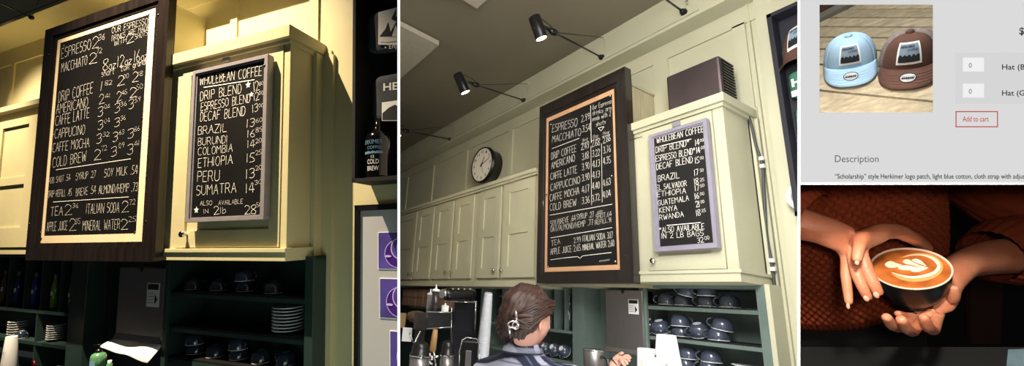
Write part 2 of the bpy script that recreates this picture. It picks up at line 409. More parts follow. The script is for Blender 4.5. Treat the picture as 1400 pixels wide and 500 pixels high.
# right cabinet -------------------------------------------------------
zt, zb = .644 * D, -.076 * D; xl = -1.535 * D - .10
t = thing('wall_cabinet', 'cream wall cabinet with a bean price board hung on its door, dark cups below', 'cabinet', ((xl + XR) / 2, Yw, zb))
mb = MB()
mb.box((xl, Yc + .02, zb + .05), (XR, Yw, zt - .03))
xd0, xd1 = A.p(247, 200, Y=1).x, A.p(389, 200, Y=1).x
xd1 = XR - .030
zd0, zd1 = A.p(320, 338, Y=1).z, A.p(320, 74, Y=1).z
mb.box((xl, Yc, zb + .05), (xd0 - .004, Yc + .0201, zt - .03)); mb.box((xd1 + .004, Yc, zb + .05), (XR, Yc + .0201, zt - .03))
mb.box((xd0 - .004, Yc, zd1 + .003), (xd1 + .004, Yc + .0201, zt - .03)); mb.box((xd0 - .004, Yc, zb + .05), (xd1 + .004, Yc + .0201, zd0 - .003))
for q in (.25, .5):
    pass
mb.box((XR - .001, Yc, zb + .05), (XR + .004, Yc + .03, zt - .03)); mb.box((XR - .001, Yw - .05, zb + .05), (XR + .006, Yw, zt - .03))
mb.build('body', paint, t, bevel=.001)
mb = MB(); mb.box((xl, Yc - .028, zt - .05), (XR + .022, Yw, zt)); mb.box((xl, Yc - .012, zt - .066), (XR + .010, Yw, zt - .049)); mb.build('cornice', paint, t, bevel=.002)
mb = MB(); mb.box((xl, Yc - .012, zb), (XR + .012, Yw, zb + .035)); mb.box((xl, Yc - .020, zb + .034), (XR + .018, Yw, zb + .05)); mb.build('bottom_rail', paint, t, bevel=.002)
kn = A.p(257, 320, Y=1)
ins = .055
panel_door(t, xd0, xd1, zd0, zd1, Yc - .004, [(xd0 + ins, xd1 - ins, zd0 + ins * 1.3, zd1 - ins)], paint, (kn.x, kn.z))
mb = MB(); hp = A.p(311, 81, Y=1); mb.box((hp.x - .02, Yc - .010, hp.z - .012), (hp.x + .02, Yc - .002, hp.z + .012)); mb.build('latch', greyframe, t)
# soffit box of the menu board
xb0, xb1 = -2.30 * D, -1.548 * D
zbt = A.p(286, 27, Y=1.15).z
mb = MB(); mb.box((xb0, Yc - .02, -.05 * D), (xb1, Yw, zbt)); mb.box((xb0, Yc - .02, zbt), (xb1 + .004, Yw, zbt + .008))
tag(mb.build('plywood_box', paint, bevel=.001), 'cream plywood box behind the white-bordered menu board', 'box')

# menu board ----------------------------------------------------------
YB = .965
outer = A.rect((69, 40), (236, -16), (35, 353), (214, 361), YB)
matr = A.rect((83.5, 54), (214, 8), (52, 331), (195, 331.5), YB)
blk = A.rect((86, 60), (205, 17), (57, 321), (185.5, 320.5), YB)
L1 = '''ESPRESSO|84,80,124,67,13
2|126,67,134,65,15
36|135,56,143,54,8
MACCHIATO|84,99,119,88,12
2|122,88,131,86,14
72|132,74,139,72,7
OUR ESPRESSO|153,46,202,33,8
DRINKS ARE MADE|153,56,204,41,7
WITH|156,63,173,58,8
2|174,60,182,57,12
SHOTS|185,54,202,48,7
8|141,97,147,95.5,15
oz|149,95,158,93,11
12|161,92,169,90,15
oz|171,89.5,180,87.5,11
16|184,86,191,84,16
oz|193,83.5,202,81,11
short|139,105,156,101,9
tall|165,98,177,94.5,9
grande|182,93,202,87,9
DRIP COFFEE|80,140,127,127,14
1|138,124,139.5,124,12
82|144,117,153,115,6
2|161,118,169,116,13
00|169,108,176,106,6
2|181,112,188,111,13
18|189,104,195,103,6
AMERICANO|77,156,120,146,13
2|136,143,142,141,13
41|144,135,151,133,6
2|160,139,166,137,13
45|167,130,174,128,6
2|178,134,186,132,13
50|187,123,195,121,7
CAFFE LATTE|76,172,122,161,13
3|134,160,141,158,13
04|143,149,150,148,6
3|157,155,164,153,13
36|165,146,173,144,6
3|176,150,183,148,13
59|185,140,192,138,6
-CAPPUCINO|71,190,116,183,12
3|134,178,141,176,12
04|143,169,150,167,6
3|157,174,164,172,12
36|165,165,172,163,6
CAFFE MOCHA|72,208,122,201,12
3|132,197,139,195,13
32|141,187,149,186,6
3|154,194,161,193,13
63|163,184,170,183,6
3|175,190,183,188,13
86|184,180,191,178,6
COLD BREW|72,229,118,220,13
2|129,219,137,218,14
72|139,207,146,205,7
3|152,215,160,213,13
09|163,203,170,201,7
3|174,212,182,211,14
41|184,200,191,198,7
ADD SHOT .54|67,251,96,246,8
SYRUP .27|104,246,131,242,9
SOY MILK .54|143,242,188,237,11
DRIP REFILL .45|66,270,98,267,9
BREVE .54|104,268,131,264,10
ALMOND/HEMP .73|135,265,188,261,11
TEA|69,295,86,294,12
2|89,294,97,293,14
36|99,284,107,284,6
ITALIAN SODA|118,292,163,290,13
2|167,290,175,289,15
72|177,280,185,279,7
APPLE JUICE|64,316,92,314,12
2|95,315,103,314,16
35|103,306,110,305,7
MINERAL WATER|113,315,164,313,13
2|166,314,174,313,14
25|176,303,186,302,7'''
def put(mb, room, Y, spec, wt=.13):
    for l in spec.strip().split('\n'):
        tx, q = l.split('|'); qq = [float(v) for v in q.split(',')]; write(mb, room, Y, tx, *qq, wt=wt * min(1.08, max(.62, qq[4] / (11 if room is A else 8))))
def tx1(mb):
    put(mb, A, YB, L1, 1.15)
    line(mb, A, YB, [(77, 232), (179, 217)], .0025); line(mb, A, YB, [(73, 276), (176, 269)], .0025)
sc1 = [(A.p(x, y, Y=YB).x, A.p(x, y, Y=YB).z) for x, y in ((70, 76), (44, 306), (219.5, 22), (203, 303), (87, 63), (204, 20), (59, 318), (184, 318), (195, 162))]
board(A, 'menu_board', 'large black chalk menu board with bright pale inner border, left of the bean board', 'menu board', outer, matr, blk, YB, .024, wood, litwood, tx1, sc1)

# bean price board ----------------------------------------------------
YW_ = .975
outer = A.rect((265, 99), (367, 75.5), (259, 303), (365.5, 301), YW_)
blk = A.rect((270, 103), (361, 84), (265, 296.5), (358.5, 294), YW_)
L2 = '''WHOLEBEAN COFFEE|273,117,358,103,12
DRIP BLEND|274,138,330,127,12
12|348,125,354,123,13
00|354.5,117,360,116,5
ESPRESSO BLEND|275,152,342,140,11
12|348,138,354,136,11
00|354.5,130,360,129,5
DECAF BLEND|274,166,335,158,12
13|346,154,353,152,11
00|354,147,360,146,5
BRAZIL|271,184,310,180,11
13|338,174,348,173,11
60|350,168,359,166,6
BURUNDI|271,199,311,195,10
16|339,188,348,187,10
85|350,181,359,179,6
COLOMBIA|271,212.5,318,207,10
14|339,202,348,201,10
20|350,196,358,194,6
ETHIOPIA|271,229,318,224,12
15|338,222,348,221,12
25|350,212,358,210,6
PERU|270,248.5,300,247,14
13|337,244,348,243,13
20|350,233,358,231,6
SUMATRA|269,267,323,263,13
14|337,264,347,263,13
30|349,253,358,251,6
ALSO|274,281,290,280,6
AVAILABLE|299,280,332,278,6
IN|279,292,285,291,6
2|293,293,299,292,11
lb|302,292,309,291,9
28|335,293,350,292,12
50|351,283,358,282,6'''
def tx2(mb):
    put(mb, A, YW_, L2, 1.4); line(mb, A, YW_, [(279, 119.5), (348, 109)], .003)
    star(mb, A, YW_, 339.5, 116, 5); star(mb, A, YW_, 344, 129, 4); star(mb, A, YW_, 268.8, 287, 5)
board(A, 'price_board', 'grey framed chalk bean price board whose list starts DRIP BLEND 12 and ends SUMATRA', 'price board', outer, blk, blk, YW_, .02, greyframe, None, tx2, [(A.p(364.5, 91, Y=YW_).x, A.p(364.5, 91, Y=YW_).z)])

# green shelving under the cabinets ------------------------------------
def shelf_unit(room, name, label, x0, x1, ys, yb, z0, z1, stiles, shelves, m, dividers=(), lip=.018, liner=None):
    t = thing(name, label, 'shelf', ((x0 + x1) / 2, yb, z0), room=room)
    mb = MB(); mb.box((x0, yb - .01, z0), (x1, yb, z1)); mb.box((x0, ys, z0), (x0 + .018, yb, z1)); mb.box((x1 - .018, ys, z0), (x1, yb, z1)); mb.box((x0, ys, z1 - .02), (x1, yb, z1)); mb.build('carcass', m, t)
    for a, b in stiles:
        q = MB(); q.box((a, ys - .016, z0), (b, ys, z1)); q.build('stile', m, t, bevel=.0015)
    for z in shelves:
        q = MB(); q.box((x0 + .018, ys + .002, z - lip), (x1 - .018, yb - .01, z)); sh = q.build('shelf', m, t)
        if liner:
            q = MB(); n = int((x1 - x0 - .04) / .011)
            q.box((x0 + .02, ys + .004, z), (x1 - .02, yb - .012, z + .0025))
            for i in range(n): xx = x0 + .022 + i * .011; q.box((xx, ys + .003, z + .002), (xx + .006, yb - .012, z + .009))
            q.build('ribbed_liner', rubber, sh)
    for x, za, zb_ in dividers:
        q = MB(); q.box((x - .006, ys + .004, za), (x + .006, yb - .01, zb_)); q.build('divider', m, t)
    return t
Yc = 1.085 * D
zu = -.066 * D; ysf = Yc + .004; ybk = Yc + .19
sx0, sx1 = A.p(226, 430, Y=1.085).x, A.p(430, 430, Y=1.085).x
zsh = [A.p(326, 405, Y=1.085).z, A.p(325, 457, Y=1.085).z, A.p(320, 503, Y=1.085).z]
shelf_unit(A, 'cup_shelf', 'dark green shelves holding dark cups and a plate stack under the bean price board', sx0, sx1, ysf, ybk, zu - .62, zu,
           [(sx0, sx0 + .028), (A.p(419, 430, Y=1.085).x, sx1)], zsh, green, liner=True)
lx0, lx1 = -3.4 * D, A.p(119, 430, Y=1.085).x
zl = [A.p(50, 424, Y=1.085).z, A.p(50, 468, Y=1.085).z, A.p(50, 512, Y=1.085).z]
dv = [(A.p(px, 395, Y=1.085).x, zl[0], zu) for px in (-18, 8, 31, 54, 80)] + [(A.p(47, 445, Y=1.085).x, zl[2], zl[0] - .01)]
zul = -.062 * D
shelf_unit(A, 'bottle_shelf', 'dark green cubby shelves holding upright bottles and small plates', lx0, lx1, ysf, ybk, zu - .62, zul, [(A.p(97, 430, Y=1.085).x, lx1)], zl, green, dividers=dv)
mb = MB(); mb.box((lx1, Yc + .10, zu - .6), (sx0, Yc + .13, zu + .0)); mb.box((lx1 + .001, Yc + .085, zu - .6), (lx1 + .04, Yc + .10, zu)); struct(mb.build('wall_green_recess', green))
# switch
p = A.p(153, 396, Y=1.0)
def switch(room, p, y, label, m=paper):
    t = thing('light_switch', label, 'switch', (p.x, y, p.z - .03), room=room)
    q = MB(); q.box((p.x - .012, y - .006, p.z - .030), (p.x + .012, y, p.z + .030)); q.build('plate', black, t, bevel=.001)
    q = MB(); q.box((p.x - .004, y - .012, p.z - .018), (p.x + .004, y - .005, p.z + .018)); q.build('toggle', m, t)
pp = A.c(0, 0, 1); pp = A.p(153, 396, Y=(Yc + .10) / D); switch(A, pp, Yc + .10, 'small white wall switch in the dark green recess beside the steel dispenser')
# paper towel dispenser
def dispenser(room, TL, TR, BL, BR, y, label, towel=True):
    x0, x1, z0, z1 = room.rect(TL, TR, BL, BR, y / room.D)
    t = thing('towel_dispenser', label, 'paper towel dispenser', ((x0 + x1) / 2, y + .1, z0), room=room)
    q = MB(); q.box((x0, y, z0 + .03), (x1, y + .095, z1)); q.build('housing', steel, t, bevel=.004)
    q = MB(); q.box((x1 - .004, y - .003, z0 + .02), (x1 + .006, y + .09, z1)); q.build('side_edge', chrome, t)
    q = MB(); q.prism([(x0, y + .01, z0), (x0, y - .012, z0 + .008), (x0, y - .002, z0 + .032), (x0, y + .09, z0 + .032)], (x1 - x0, 0, 0)); q.build('lip', steel, t)
    c = (x0 + x1) / 2; w = x1 - x0
    q = MB(); q.box((c - .006, y - .003, z1 - .02), (c + .006, y + .001, z1 + .003)); q.lathe([(.01, 0), (.01, .003), (.0001, .0035)], (c, y, z1 - .008), (0, -1, 0), seg=12); q.build('lock_keyhole', black, t)
    q = MB(); q.box((x1 - w * .36, y - .0012, z1 - w * .52), (x1 - w * .10, y - .0002, z1 - w * .20)); lb = q.build('sticker', paper, t)
    q = MB()
    q.box((x1 - w * .34, y - .002, z1 - w * .29), (x1 - w * .12, y - .001, z1 - w * .215))
    for k in range(4): q.box((x1 - w * .34, y - .002, z1 - w * (.34 + .04 * k) - .002), (x1 - w * .22, y - .001, z1 - w * (.34 + .04 * k)))
    q.add([(x1 - w * .19, y - .0019, z1 - w * .49), (x1 - w * .13, y - .0019, z1 - w * .42), (x1 - w * .19, y - .0019, z1 - w * .34)], [(0, 1, 2)])
    q.build('printing', black, lb)
    return t, (x0, x1, z0, z1)
_, (x0, x1, z0, z1) = dispenser(A, (163, 366), (227, 366), (158, 466), (221, 470), Yc + .0, 'dark steel towel dispenser with white paper sticking out, below the lit menu board')
q = MB(); n = 12
vs = []
for i in range(n + 1):
    for j in range(5):
        u = i / n; v = j / 4
        vs.append((x0 - .012 + (x1 - x0 + .02) * u, Yc + .005 - .07 * v + .01 * math.sin(u * 6), z0 + .006 - .03 * v - .03 * u * v + .006 * math.sin(u * 9 + v * 2)))
q.add(vs, [(i * 5 + j, i * 5 + j + 1, (i + 1) * 5 + j + 1, (i + 1) * 5 + j) for i in range(n) for j in range(4)], smooth=True)
o = q.build('paper_towel', paper); so = o.modifiers.new('s', 'SOLIDIFY'); so.thickness = .0015
tag(o, 'crumpled white paper towel sheets hanging out of the dark steel dispenser', 'paper towel')

# bottles in the cubbies
def bottle(room, loc, h, r, glass, label, cap=greyframe, group='coloured syrup bottles in the cubbies'):
    t = thing('syrup_bottle', label, 'bottle', loc, group, room); x, y, z = loc
    q = MB(); q.lathe([(.0001, 0), (r, .001), (r, h * .62), (r * .9, h * .70), (r * .42, h * .84), (r * .42, h * .9)], loc, seg=16); q.build('bottle_body', glass, t)
    q = MB(); q.lathe([(r * .55, h * .88), (r * .55, h), (.0001, h)], loc, seg=14); q.build('cap', cap, t)
    q = MB(); q.add([(x + r * 1.02 * math.sin(a), y - r * 1.02 * math.cos(a), z + zz) for a in (-.7, -.35, 0, .35, .7) for zz in (h * .40, h * .52)], [(2 * i, 2 * i + 2, 2 * i + 3, 2 * i + 1) for i in range(4)]); q.build('bottle_label', paper, t)
    return t
gl = [mat('amber_glass', (110, 70, 20), .15, coat=.5), mat('violet_glass', (45, 40, 120), .15, coat=.5), mat('blue_glass', (38, 60, 150), .15, coat=.5), mat('lime_glass', (110, 150, 30), .15, coat=.5), mat('olive_glass', (90, 120, 30), .15, coat=.5)]
labs = ['amber bottle at the left frame edge, first of the cubby bottles', 'violet bottle with a pale cap between amber and blue bottles', 'blue bottle with a pale cap left of the bright green bottle', 'bright lime green bottle with white label in a cubby', 'olive green bottle beside the dark stile, last in its row']
for (px, k) in zip((2, 20, 44, 71, 98), range(5)):
    b = A.p(px, 416, Y=1.115); h = abs(A.p(px, 366, Y=1.115).z - b.z)
    bottle(A, (b.x - (.02 if px == 98 else 0), b.y + .01, zl[0]), h * .97, .019, gl[k], labs[k])
# plates
def plate_stack(room, n, loc, r, dz, where, group, m=white, tilt=0.):
    b = plate_mb(r).build('saucer', m, room=room, loc=(0, 0, 0), clip=False)
    tag(b, '', 'saucer', group)
    for i in range(n):
        l = (loc[0] + random.uniform(-.001, .001), loc[1], loc[2] + i * dz)
        pos = 'top' if i == n - 1 else 'bottom' if i == 0 else ['', 'second', 'third', 'fourth', 'fifth', 'sixth', 'seventh'][i] + ' from bottom'
        lb = 'white saucer, %s, in the stack %s' % (pos, where)
        if i == 0: b['_loc'] = list(l); b.matrix_world = room.M @ Matrix.Translation(Vector(l)); b['label'] = lb
        else: dup(b, l, lb, room=room)
c = A.p(395, 462, Y=1.145); rr = A.rad(c, 22.5)
plate_stack(A, 8, (A.p(394, 455, Y=1.145).x, Yc + .075, zsh[1] + .009), rr, (A.p(394, 424, Y=1.145).z - A.p(394, 461, Y=1.145).z) / 8.4, 'on the middle shelf under SUMATRA', 'saucers stacked on the middle shelf')
for (pa, pb, yb, yt, n, w, g) in ((63, 92, 464, 441, 7, 'in the cubby below the green bottles', 'saucers stacked below the green bottles'), (9, 41, 460, 437, 6, 'in the left cubby beside a dark cup', 'saucers stacked in the left cubby')):
    x0 = A.p(pa, 450, Y=1.135).x; x1_ = A.p(pb, 450, Y=1.135).x
    plate_stack(A, n, ((x0 + x1_) / 2, Yc + .065, zl[1] + .001), A.rad(A.p(70, 450, Y=1.135), (pb - pa) / 2), (A.p(70, yt, Y=1.135).z - A.p(70, yb, Y=1.135).z) / (n + .6), w, g)
# cups of room A
def cupspot(room, px, py, y, z): q = room.p(px, py, Y=y / room.D); return (q.x, y, z)
cA = None
rows = [(262, 395, 0, 0, 'dark cup at the left end of the top shelf, under the bean board'), (295, 397, 0, 0, 'second dark cup on the top shelf under the bean board'),
        (329, 399, 0, 0, 'dark cup with bright highlights in the middle of the top shelf'), (372, 401, 0, 0, 'rightmost dark cup on the top shelf, handle to the left'),
        (329, 399, 0, 1, 'dark cup stacked on the middle cup of the top shelf'),
        (260, 497, 2, 0, 'lower dark cup of the leftmost stack on the bottom shelf'), (262, 497, 2, 1, 'upper dark cup of the leftmost stack on the bottom shelf'),
        (289, 499, 2, 0, 'dark cup with foot ring showing, second on the bottom shelf'), (319, 500, 2, 0, 'lower dark cup of the middle stack on the bottom shelf'), (322, 500, 2, 1, 'upper dark cup of the middle stack on the bottom shelf'),
        (352, 503, 2, 0, 'dark cup with large side handle on the bottom shelf'), (384, 503, 2, 0, 'rightmost dark cup on the bottom shelf under the bean board')]
for i, (px, py, sh, lv, lb) in enumerate(rows):
    q = A.p(px, py, Y=1.135); l = (q.x, Yc + .075 + (i % 3) * .008, zsh[sh] + .010 + lv * .046)
    a = [.4, -.3, 1.2, PI, .3, PI - .5, PI, PI - .9, PI - .4, -.2, PI - .3, PI][i]
    if cA is None: cA = cup_proto(A, cupm, lb, l, 'dark navy cups on the shelves'); set_rot(cA, A, RZ(a), .80)
    else: dup(cA, l, lb, RZ(a), A, scale=.80)
q = A.p(32, 455, Y=1.115); dup(cA, (q.x, Yc + .03, zl[1] + .002), 'small dark cup in front of the left saucer stack', RZ(.3), A, scale=.62)
q = A.p(80, 500, Y=1.115); dup(cA, (q.x, Yc + .05, zl[2] + .002), 'dark cup in the lowest cubby beneath the saucers', RZ(.3), A, scale=.7)
# white paper cups bottom left
pc = A.p(12, 505, Y=.95); pt_ = A.p(14, 459, Y=.95)
h = pt_.z - pc.z; rb, rt = A.rad(pc, 13), A.rad(pc, 9)
t = thing('paper_cup', 'upturned white paper cup stack at the bottom left corner', 'paper cup', tuple(pc))
q = MB(); q.lathe([(rb, 0), (rb * 1.03, .003), (rt, h - .002), (rt * .95, h), (rt * .9, h - .003), (.0001, h - .003)], pc); q.build('cup_wall', paper, t)
q = MB(); q.add([(pc.x + rb * .93 * math.sin(a) * (1 - .1 * k), pc.y - rb * .93 * math.cos(a) * (1 - .1 * k), pc.z + h * (.30 + .28 * k)) for a in (-.1, .2, .5) for k in (0, 1)], [(0, 2, 3, 1), (2, 4, 5, 3)]); q.build('printed_badge', black, t)
pc = A.p(45, 503, Y=.93)
q = MB(); q.tube([pc + Vector((-.012, 0, 0)), pc + Vector((-.006, 0, .028)), pc + Vector((.008, 0, .034)), pc + Vector((.012, 0, .01))], .004, 8)
tag(q.build('red_cord', mat('red_plastic', (150, 25, 30), .4)), 'small red cord loop at the bottom beside the paper cups', 'cord')
# soap bottle
pc = A.p(133, 512, Y=.97); pt_ = A.p(133, 481, Y=.97)
t = thing('soap_bottle', 'green hand soap bottle with black pump below the menu board', 'soap bottle', tuple(pc))
h = pt_.z - pc.z; r = A.rad(pc, 12)
soapg = mat('green_soap', (95, 150, 105), .25, coat=.3)
q = MB(); q.lathe([(.0001, 0), (r, .002), (r, h * .8), (r * .85, h * .93), (r * .4, h)], pc, seg=20); q.build('bottle_body', soapg, t)
q = MB(); q.lathe([(r * .42, h), (r * .42, h + .012), (r * .15, h + .013), (r * .15, h + .03), (r * .3, h + .031), (r * .3, h + .036), (.0001, h + .037)], pc, seg=12)
q.tube([pc + Vector((0, 0, h + .033)), pc + Vector((-.025, -.01, h + .031))], .003, 8); q.build('pump', black, t)
q = MB(); q.add([(pc.x + r * 1.01 * math.sin(a), pc.y - r * 1.01 * math.cos(a), pc.z + h * k) for a in (-.7, -.35, 0, .35, .7) for k in (.25, .7)], [(2 * i, 2 * i + 2, 2 * i + 3, 2 * i + 1) for i in range(4)]); q.build('bottle_label', mat('pale_blue_label', (120, 165, 190), .6), t)
pc = A.p(149, 510, Y=.97); q = MB(); q.lathe([(.0001, 0), (.011, .001), (.012, .04), (.006, .046)], pc, seg=12, m=soapg); q.lathe([(.008, .045), (.008, .056), (.0001, .056)], pc, seg=12, m=paper)
tag(q.build('small_tube', soapg), 'small green tube with white cap right of the soap bottle', 'tube')

Yc = D
# merchandise shadow box on the right -----------------------------------
yb0 = 1.05
bx0 = A.p(482, 60, Y=yb0).x; zb0 = A.p(486, 249, Y=yb0).z; zb1 = 1.15
yF = yb0 * D
t = thing('display_box', 'black open display box with shirts and a bottle, above the purple cup poster', 'display box', (bx0 + .1, Yw, zb0))
q = MB(); q.box((bx0, yF, zb0), (bx0 + .014, Yw, zb1)); q.box((bx0, yF, zb0), (bx0 + .5, Yw, zb0 + .014)); q.box((bx0, Yw - .01, zb0), (bx0 + .5, Yw, zb1)); q.build('box_shell', matte, t, bevel=.001)
grey = mat('charcoal_shirt_cloth', (62, 66, 72), .9, var=.12, scale=30, bump=.3, bscale=200)
def folded(room, x0, x1, z0, z1, y, m, label, name='folded_shirt', art=None):
    t = thing(name, label, 'shirt', ((x0 + x1) / 2, y, z0), room=room)
    q = MB(); n = 14; vs = []; w = x1 - x0; h = z1 - z0
    for s_ in (0, 1):
        for i in range(n + 1):
            for j in range(n + 1):
                u, v = i / n, j / n; e = min(u, 1 - u, v, 1 - v); bul = .012 * min(1, e * 7) ** .5
                rr = .09 * max(0, .12 - min(u, 1 - u)) * max(0, .12 - min(v, 1 - v)) / .0144
                uu = u + (.5 - u) * rr; vv = v + (.5 - v) * rr
                vs.append((x0 + w * uu, y - bul * (1 if s_ == 0 else -1) + .003 * math.sin(u * 8 + v * 3) * min(1, e * 8), z0 + h * vv - .012 * math.sin(PI * u) * (1 - v)))
    N = (n + 1) ** 2; fs = []
    for s_ in (0, 1):
        for i in range(n):
            for j in range(n):
                a = s_ * N + i * (n + 1) + j; f = (a, a + n + 1, a + n + 2, a + 1); fs.append(f if s_ == 0 else f[::-1])
    q.add(vs, fs, m, True); q.build('cloth', m, t)
    if art: g = MB(); pr = art(g); g.build('print', paper, t)
    return t
YS = 1.10
xs0 = A.p(502, 40, Y=YS).x
zA0, zA1 = A.p(510, 73, Y=YS).z, A.p(510, 18, Y=YS).z
inkm = mat('black_ink', (20, 22, 26), .8)
def artA(g):
    y = YS * D - .016
    def P2(x, yy): p = A.p(x, yy, Y=(y) / D); return p
    def poly(pts, m=paper, dy=0): ps = [P2(*q) + Vector((0, -dy, 0)) for q in pts]; g.add(ps, [list(range(len(ps)))], m)
    poly([(517, 17), (550, 8), (550, 62), (517, 61)])
    poly([(519, 50), (527, 40), (531, 30), (534, 44), (545, 24), (550, 38), (550, 48), (536, 50)], inkm, .001)
    poly([(536, 50), (541, 34), (547, 50)], paper, .0015)
    poly([(518, 57), (530, 53), (550, 50), (550, 55), (530, 58)], paper, .002)
    poly([(535, 26), (542, 12), (541, 24), (548, 15), (543, 30)], inkm, .001)
    a = P2(526, 68); text_mesh(g, '• Enjoy', a + Vector((0, -.001, 0)), (P2(556, 63) - a).normalized(), Vector((0, 0, 1)), width=(P2(552, 63) - a).length, height=.018)
folded(A, xs0, xs0 + .30, zA0, zA1, YS * D, grey, 'charcoal folded shirt with a white camping print, top of the display box', art=artA)
zA0, zA1 = A.p(512, 166, Y=YS).z, A.p(512, 106, Y=YS).z; xs0 = A.p(509, 130, Y=YS).x
def artB(g):
    y = YS * D - .016
    def P2(x, yy): return A.p(x, yy, Y=y / D)
    a = P2(524, 124); text_mesh(g, 'HERK', a, (P2(545, 122) - a).normalized(), Vector((0, 0, 1)), width=(P2(568, 122) - a).length, height=a.z * 0 + abs(P2(524, 114).z - a.z), bold=.02)
    ps = [P2(*q) for q in ((522, 140), (550, 136), (550, 165), (522, 165))]; g.add(ps, [(0, 1, 2, 3)], paper)
    ps = [P2(*q) + Vector((0, -.001, 0)) for q in ((523, 164), (523, 155), (532, 147), (540, 143), (550, 148), (550, 164))]; g.add(ps, [list(range(6))], inkm)
folded(A, xs0, xs0 + .28, zA0, zA1, YS * D, grey, 'charcoal folded shirt with white HERK lettering, in the middle of the display box', art=artB)
# cold brew growler
gb = A.p(516, 246, Y=1.09); gt = A.p(516, 176, Y=1.09); h = gt.z - gb.z; r = A.rad(gb, 18)
gloc = Vector((gb.x, 1.095 * D, zb0 + .014)); h = gt.z - gloc.z
t = thing('growler_bottle', 'black glass cold brew bottle with white and blue print in the display box', 'bottle', tuple(gloc))
q = MB(); q.lathe([(.0001, 0), (r * .96, .001), (r, .01), (r, h * .80), (r * .9, h * .88), (r * .45, h * .96), (r * .3, h * 1.05), (r * .3, h * 1.2), (.0001, h * 1.2)], gloc, seg=28); q.build('bottle_body', mat('black_glass', (10, 10, 12), .12, coat=.6), t)
q = MB()
def curve_text(q, body, zc, hh, a0, a1, m):
    g = MB(); text_mesh(g, body, (0, 0, 0), Vector((1, 0, 0)), Vector((0, 1, 0)), width=1, height=.7)
    vs = []
    for v in g.v:
        a = a0 + (a1 - a0) * v.x; vs.append((gloc.x + r * 1.02 * math.sin(a), gloc.y - r * 1.02 * math.cos(a), gloc.z + zc + v.y / .7 * hh))
    q.add(vs, g.f, m)
curve_text(q, 'HERKIMER', h * .66, h * .085, -1.0, .9, bluem); curve_text(q, 'COFFEE', h * .56, h * .06, -.35, .85, bluem)
curve_text(q, 'COLD', h * .27, h * .09, -.35, .6, paper); curve_text(q, 'BREW', h * .14, h * .09, -.35, .6, paper); curve_text(q, '12', h * .385, h * .055, .0, .25, paper)
q.add([(gloc.x + r * 1.02 * math.sin(a), gloc.y - r * 1.02 * math.cos(a), gloc.z + h * (.47 if k == 0 else .50 + .025 * abs(math.sin(i * 1.3)))) for i, a in enumerate([-1 + .19 * j for j in range(11)]) for k in (0, 1)], [(2 * i, 2 * i + 2, 2 * i + 3, 2 * i + 1) for i in range(10)], bluem)
q.build('bottle_print', paper, t)

# framed poster of purple cups ------------------------------------------
YP = 1.135; px0 = A.p(484, 400, Y=YP).x; pz1 = A.p(482, 281, Y=YP).z; y = YP * D
t = thing('framed_poster', 'black framed poster of purple cup pictures below the display box', 'poster', (px0 + .2, Yw, pz1 - .7))
q = MB(); q.box((px0, y, pz1 - .75), (px0 + .022, Yw, pz1)); q.box((px0, y, pz1 - .022), (px0 + .5, Yw, pz1)); q.box((px0, y, pz1 - .75), (px0 + .5, Yw, pz1 - .73)); q.build('frame', black, t, bevel=.001)
q = MB(); q.box((px0 + .018, y + .012, pz1 - .74), (px0 + .5, Yw - .002, pz1 - .018)); q.build('mount', mat('grey_poster_paper', (168, 170, 174), .3, coat=.4), t)
vio = mat('violet_print', (92, 78, 170), .35, var=.35, scale=5); vio2 = mat('pale_violet_print', (190, 170, 225), .4); vio3 = mat('deep_violet_print', (60, 30, 120), .35)
def oval(g, cx, cz, rx, rz, yy, m, n=28): g.add([(cx + rx * math.cos(2 * PI * k / n), yy, cz + rz * math.sin(2 * PI * k / n)) for k in range(n)], [list(range(n))], m)
for k, (xa, ya, yb_) in enumerate(((515, 317, 368), (517, 380, 435), (531, 452, 512))):
    a = A.p(xa, ya, Y=YP); b = A.p(xa, yb_, Y=YP); w = .155; H_ = a.z - b.z
    g = MB(); g.box((a.x, y + .009, b.z), (a.x + w, y + .013, a.z)); pic = g.build('picture', paper, t)
    g = MB(); g.box((a.x + .003, y + .008, b.z + .003), (a.x + w - .003, y + .0092, a.z - .003), vio)
    cx_, cz_ = a.x + w * .62, b.z + H_ * .42
    oval(g, cx_, cz_, w * .42, H_ * .38, y + .0075, vio2); oval(g, cx_, cz_, w * .40, H_ * .36, y + .0070, vio3)
    oval(g, cx_ + .01, cz_ + .02, w * .30, H_ * .30, y + .0065, vio2); oval(g, cx_ + .01, cz_ + .02, w * .27, H_ * .27, y + .0060, vio); oval(g, cx_ + .015, cz_ + .024, w * .17, H_ * .17, y + .0055, vio2); oval(g, cx_ - w * .31, cz_ - H_ * .07, w * .1, H_ * .03, y + .0050, vio2)
    g.build('cup_print', vio, pic)

# track lamp arm at top left (its head is outside the picture)
def rod_arm(room, a, b, r=.004): pass
q = A.p(120 * .32, 22, Y=1.0); kn = A.p(43, 24, Y=.99); e = A.p(-30, -10, Y=.80)
t = thing('wall_lamp', 'thin black lamp arm ending in a round knob above the lit menu board', 'lamp arm', tuple(kn))
g = MB(); g.ball(kn, .016, .014, .014, black, 12); g.build('wall_knob', black, t)
g = MB(); g.tube([kn, e], .0038, 8); g.build('rod', black, t)
g = MB(); g.tube([kn + Vector((0, .0, 0)), A.p(58, -12, Y=1.0)], .0012, 6); g.build('wire', black, t)

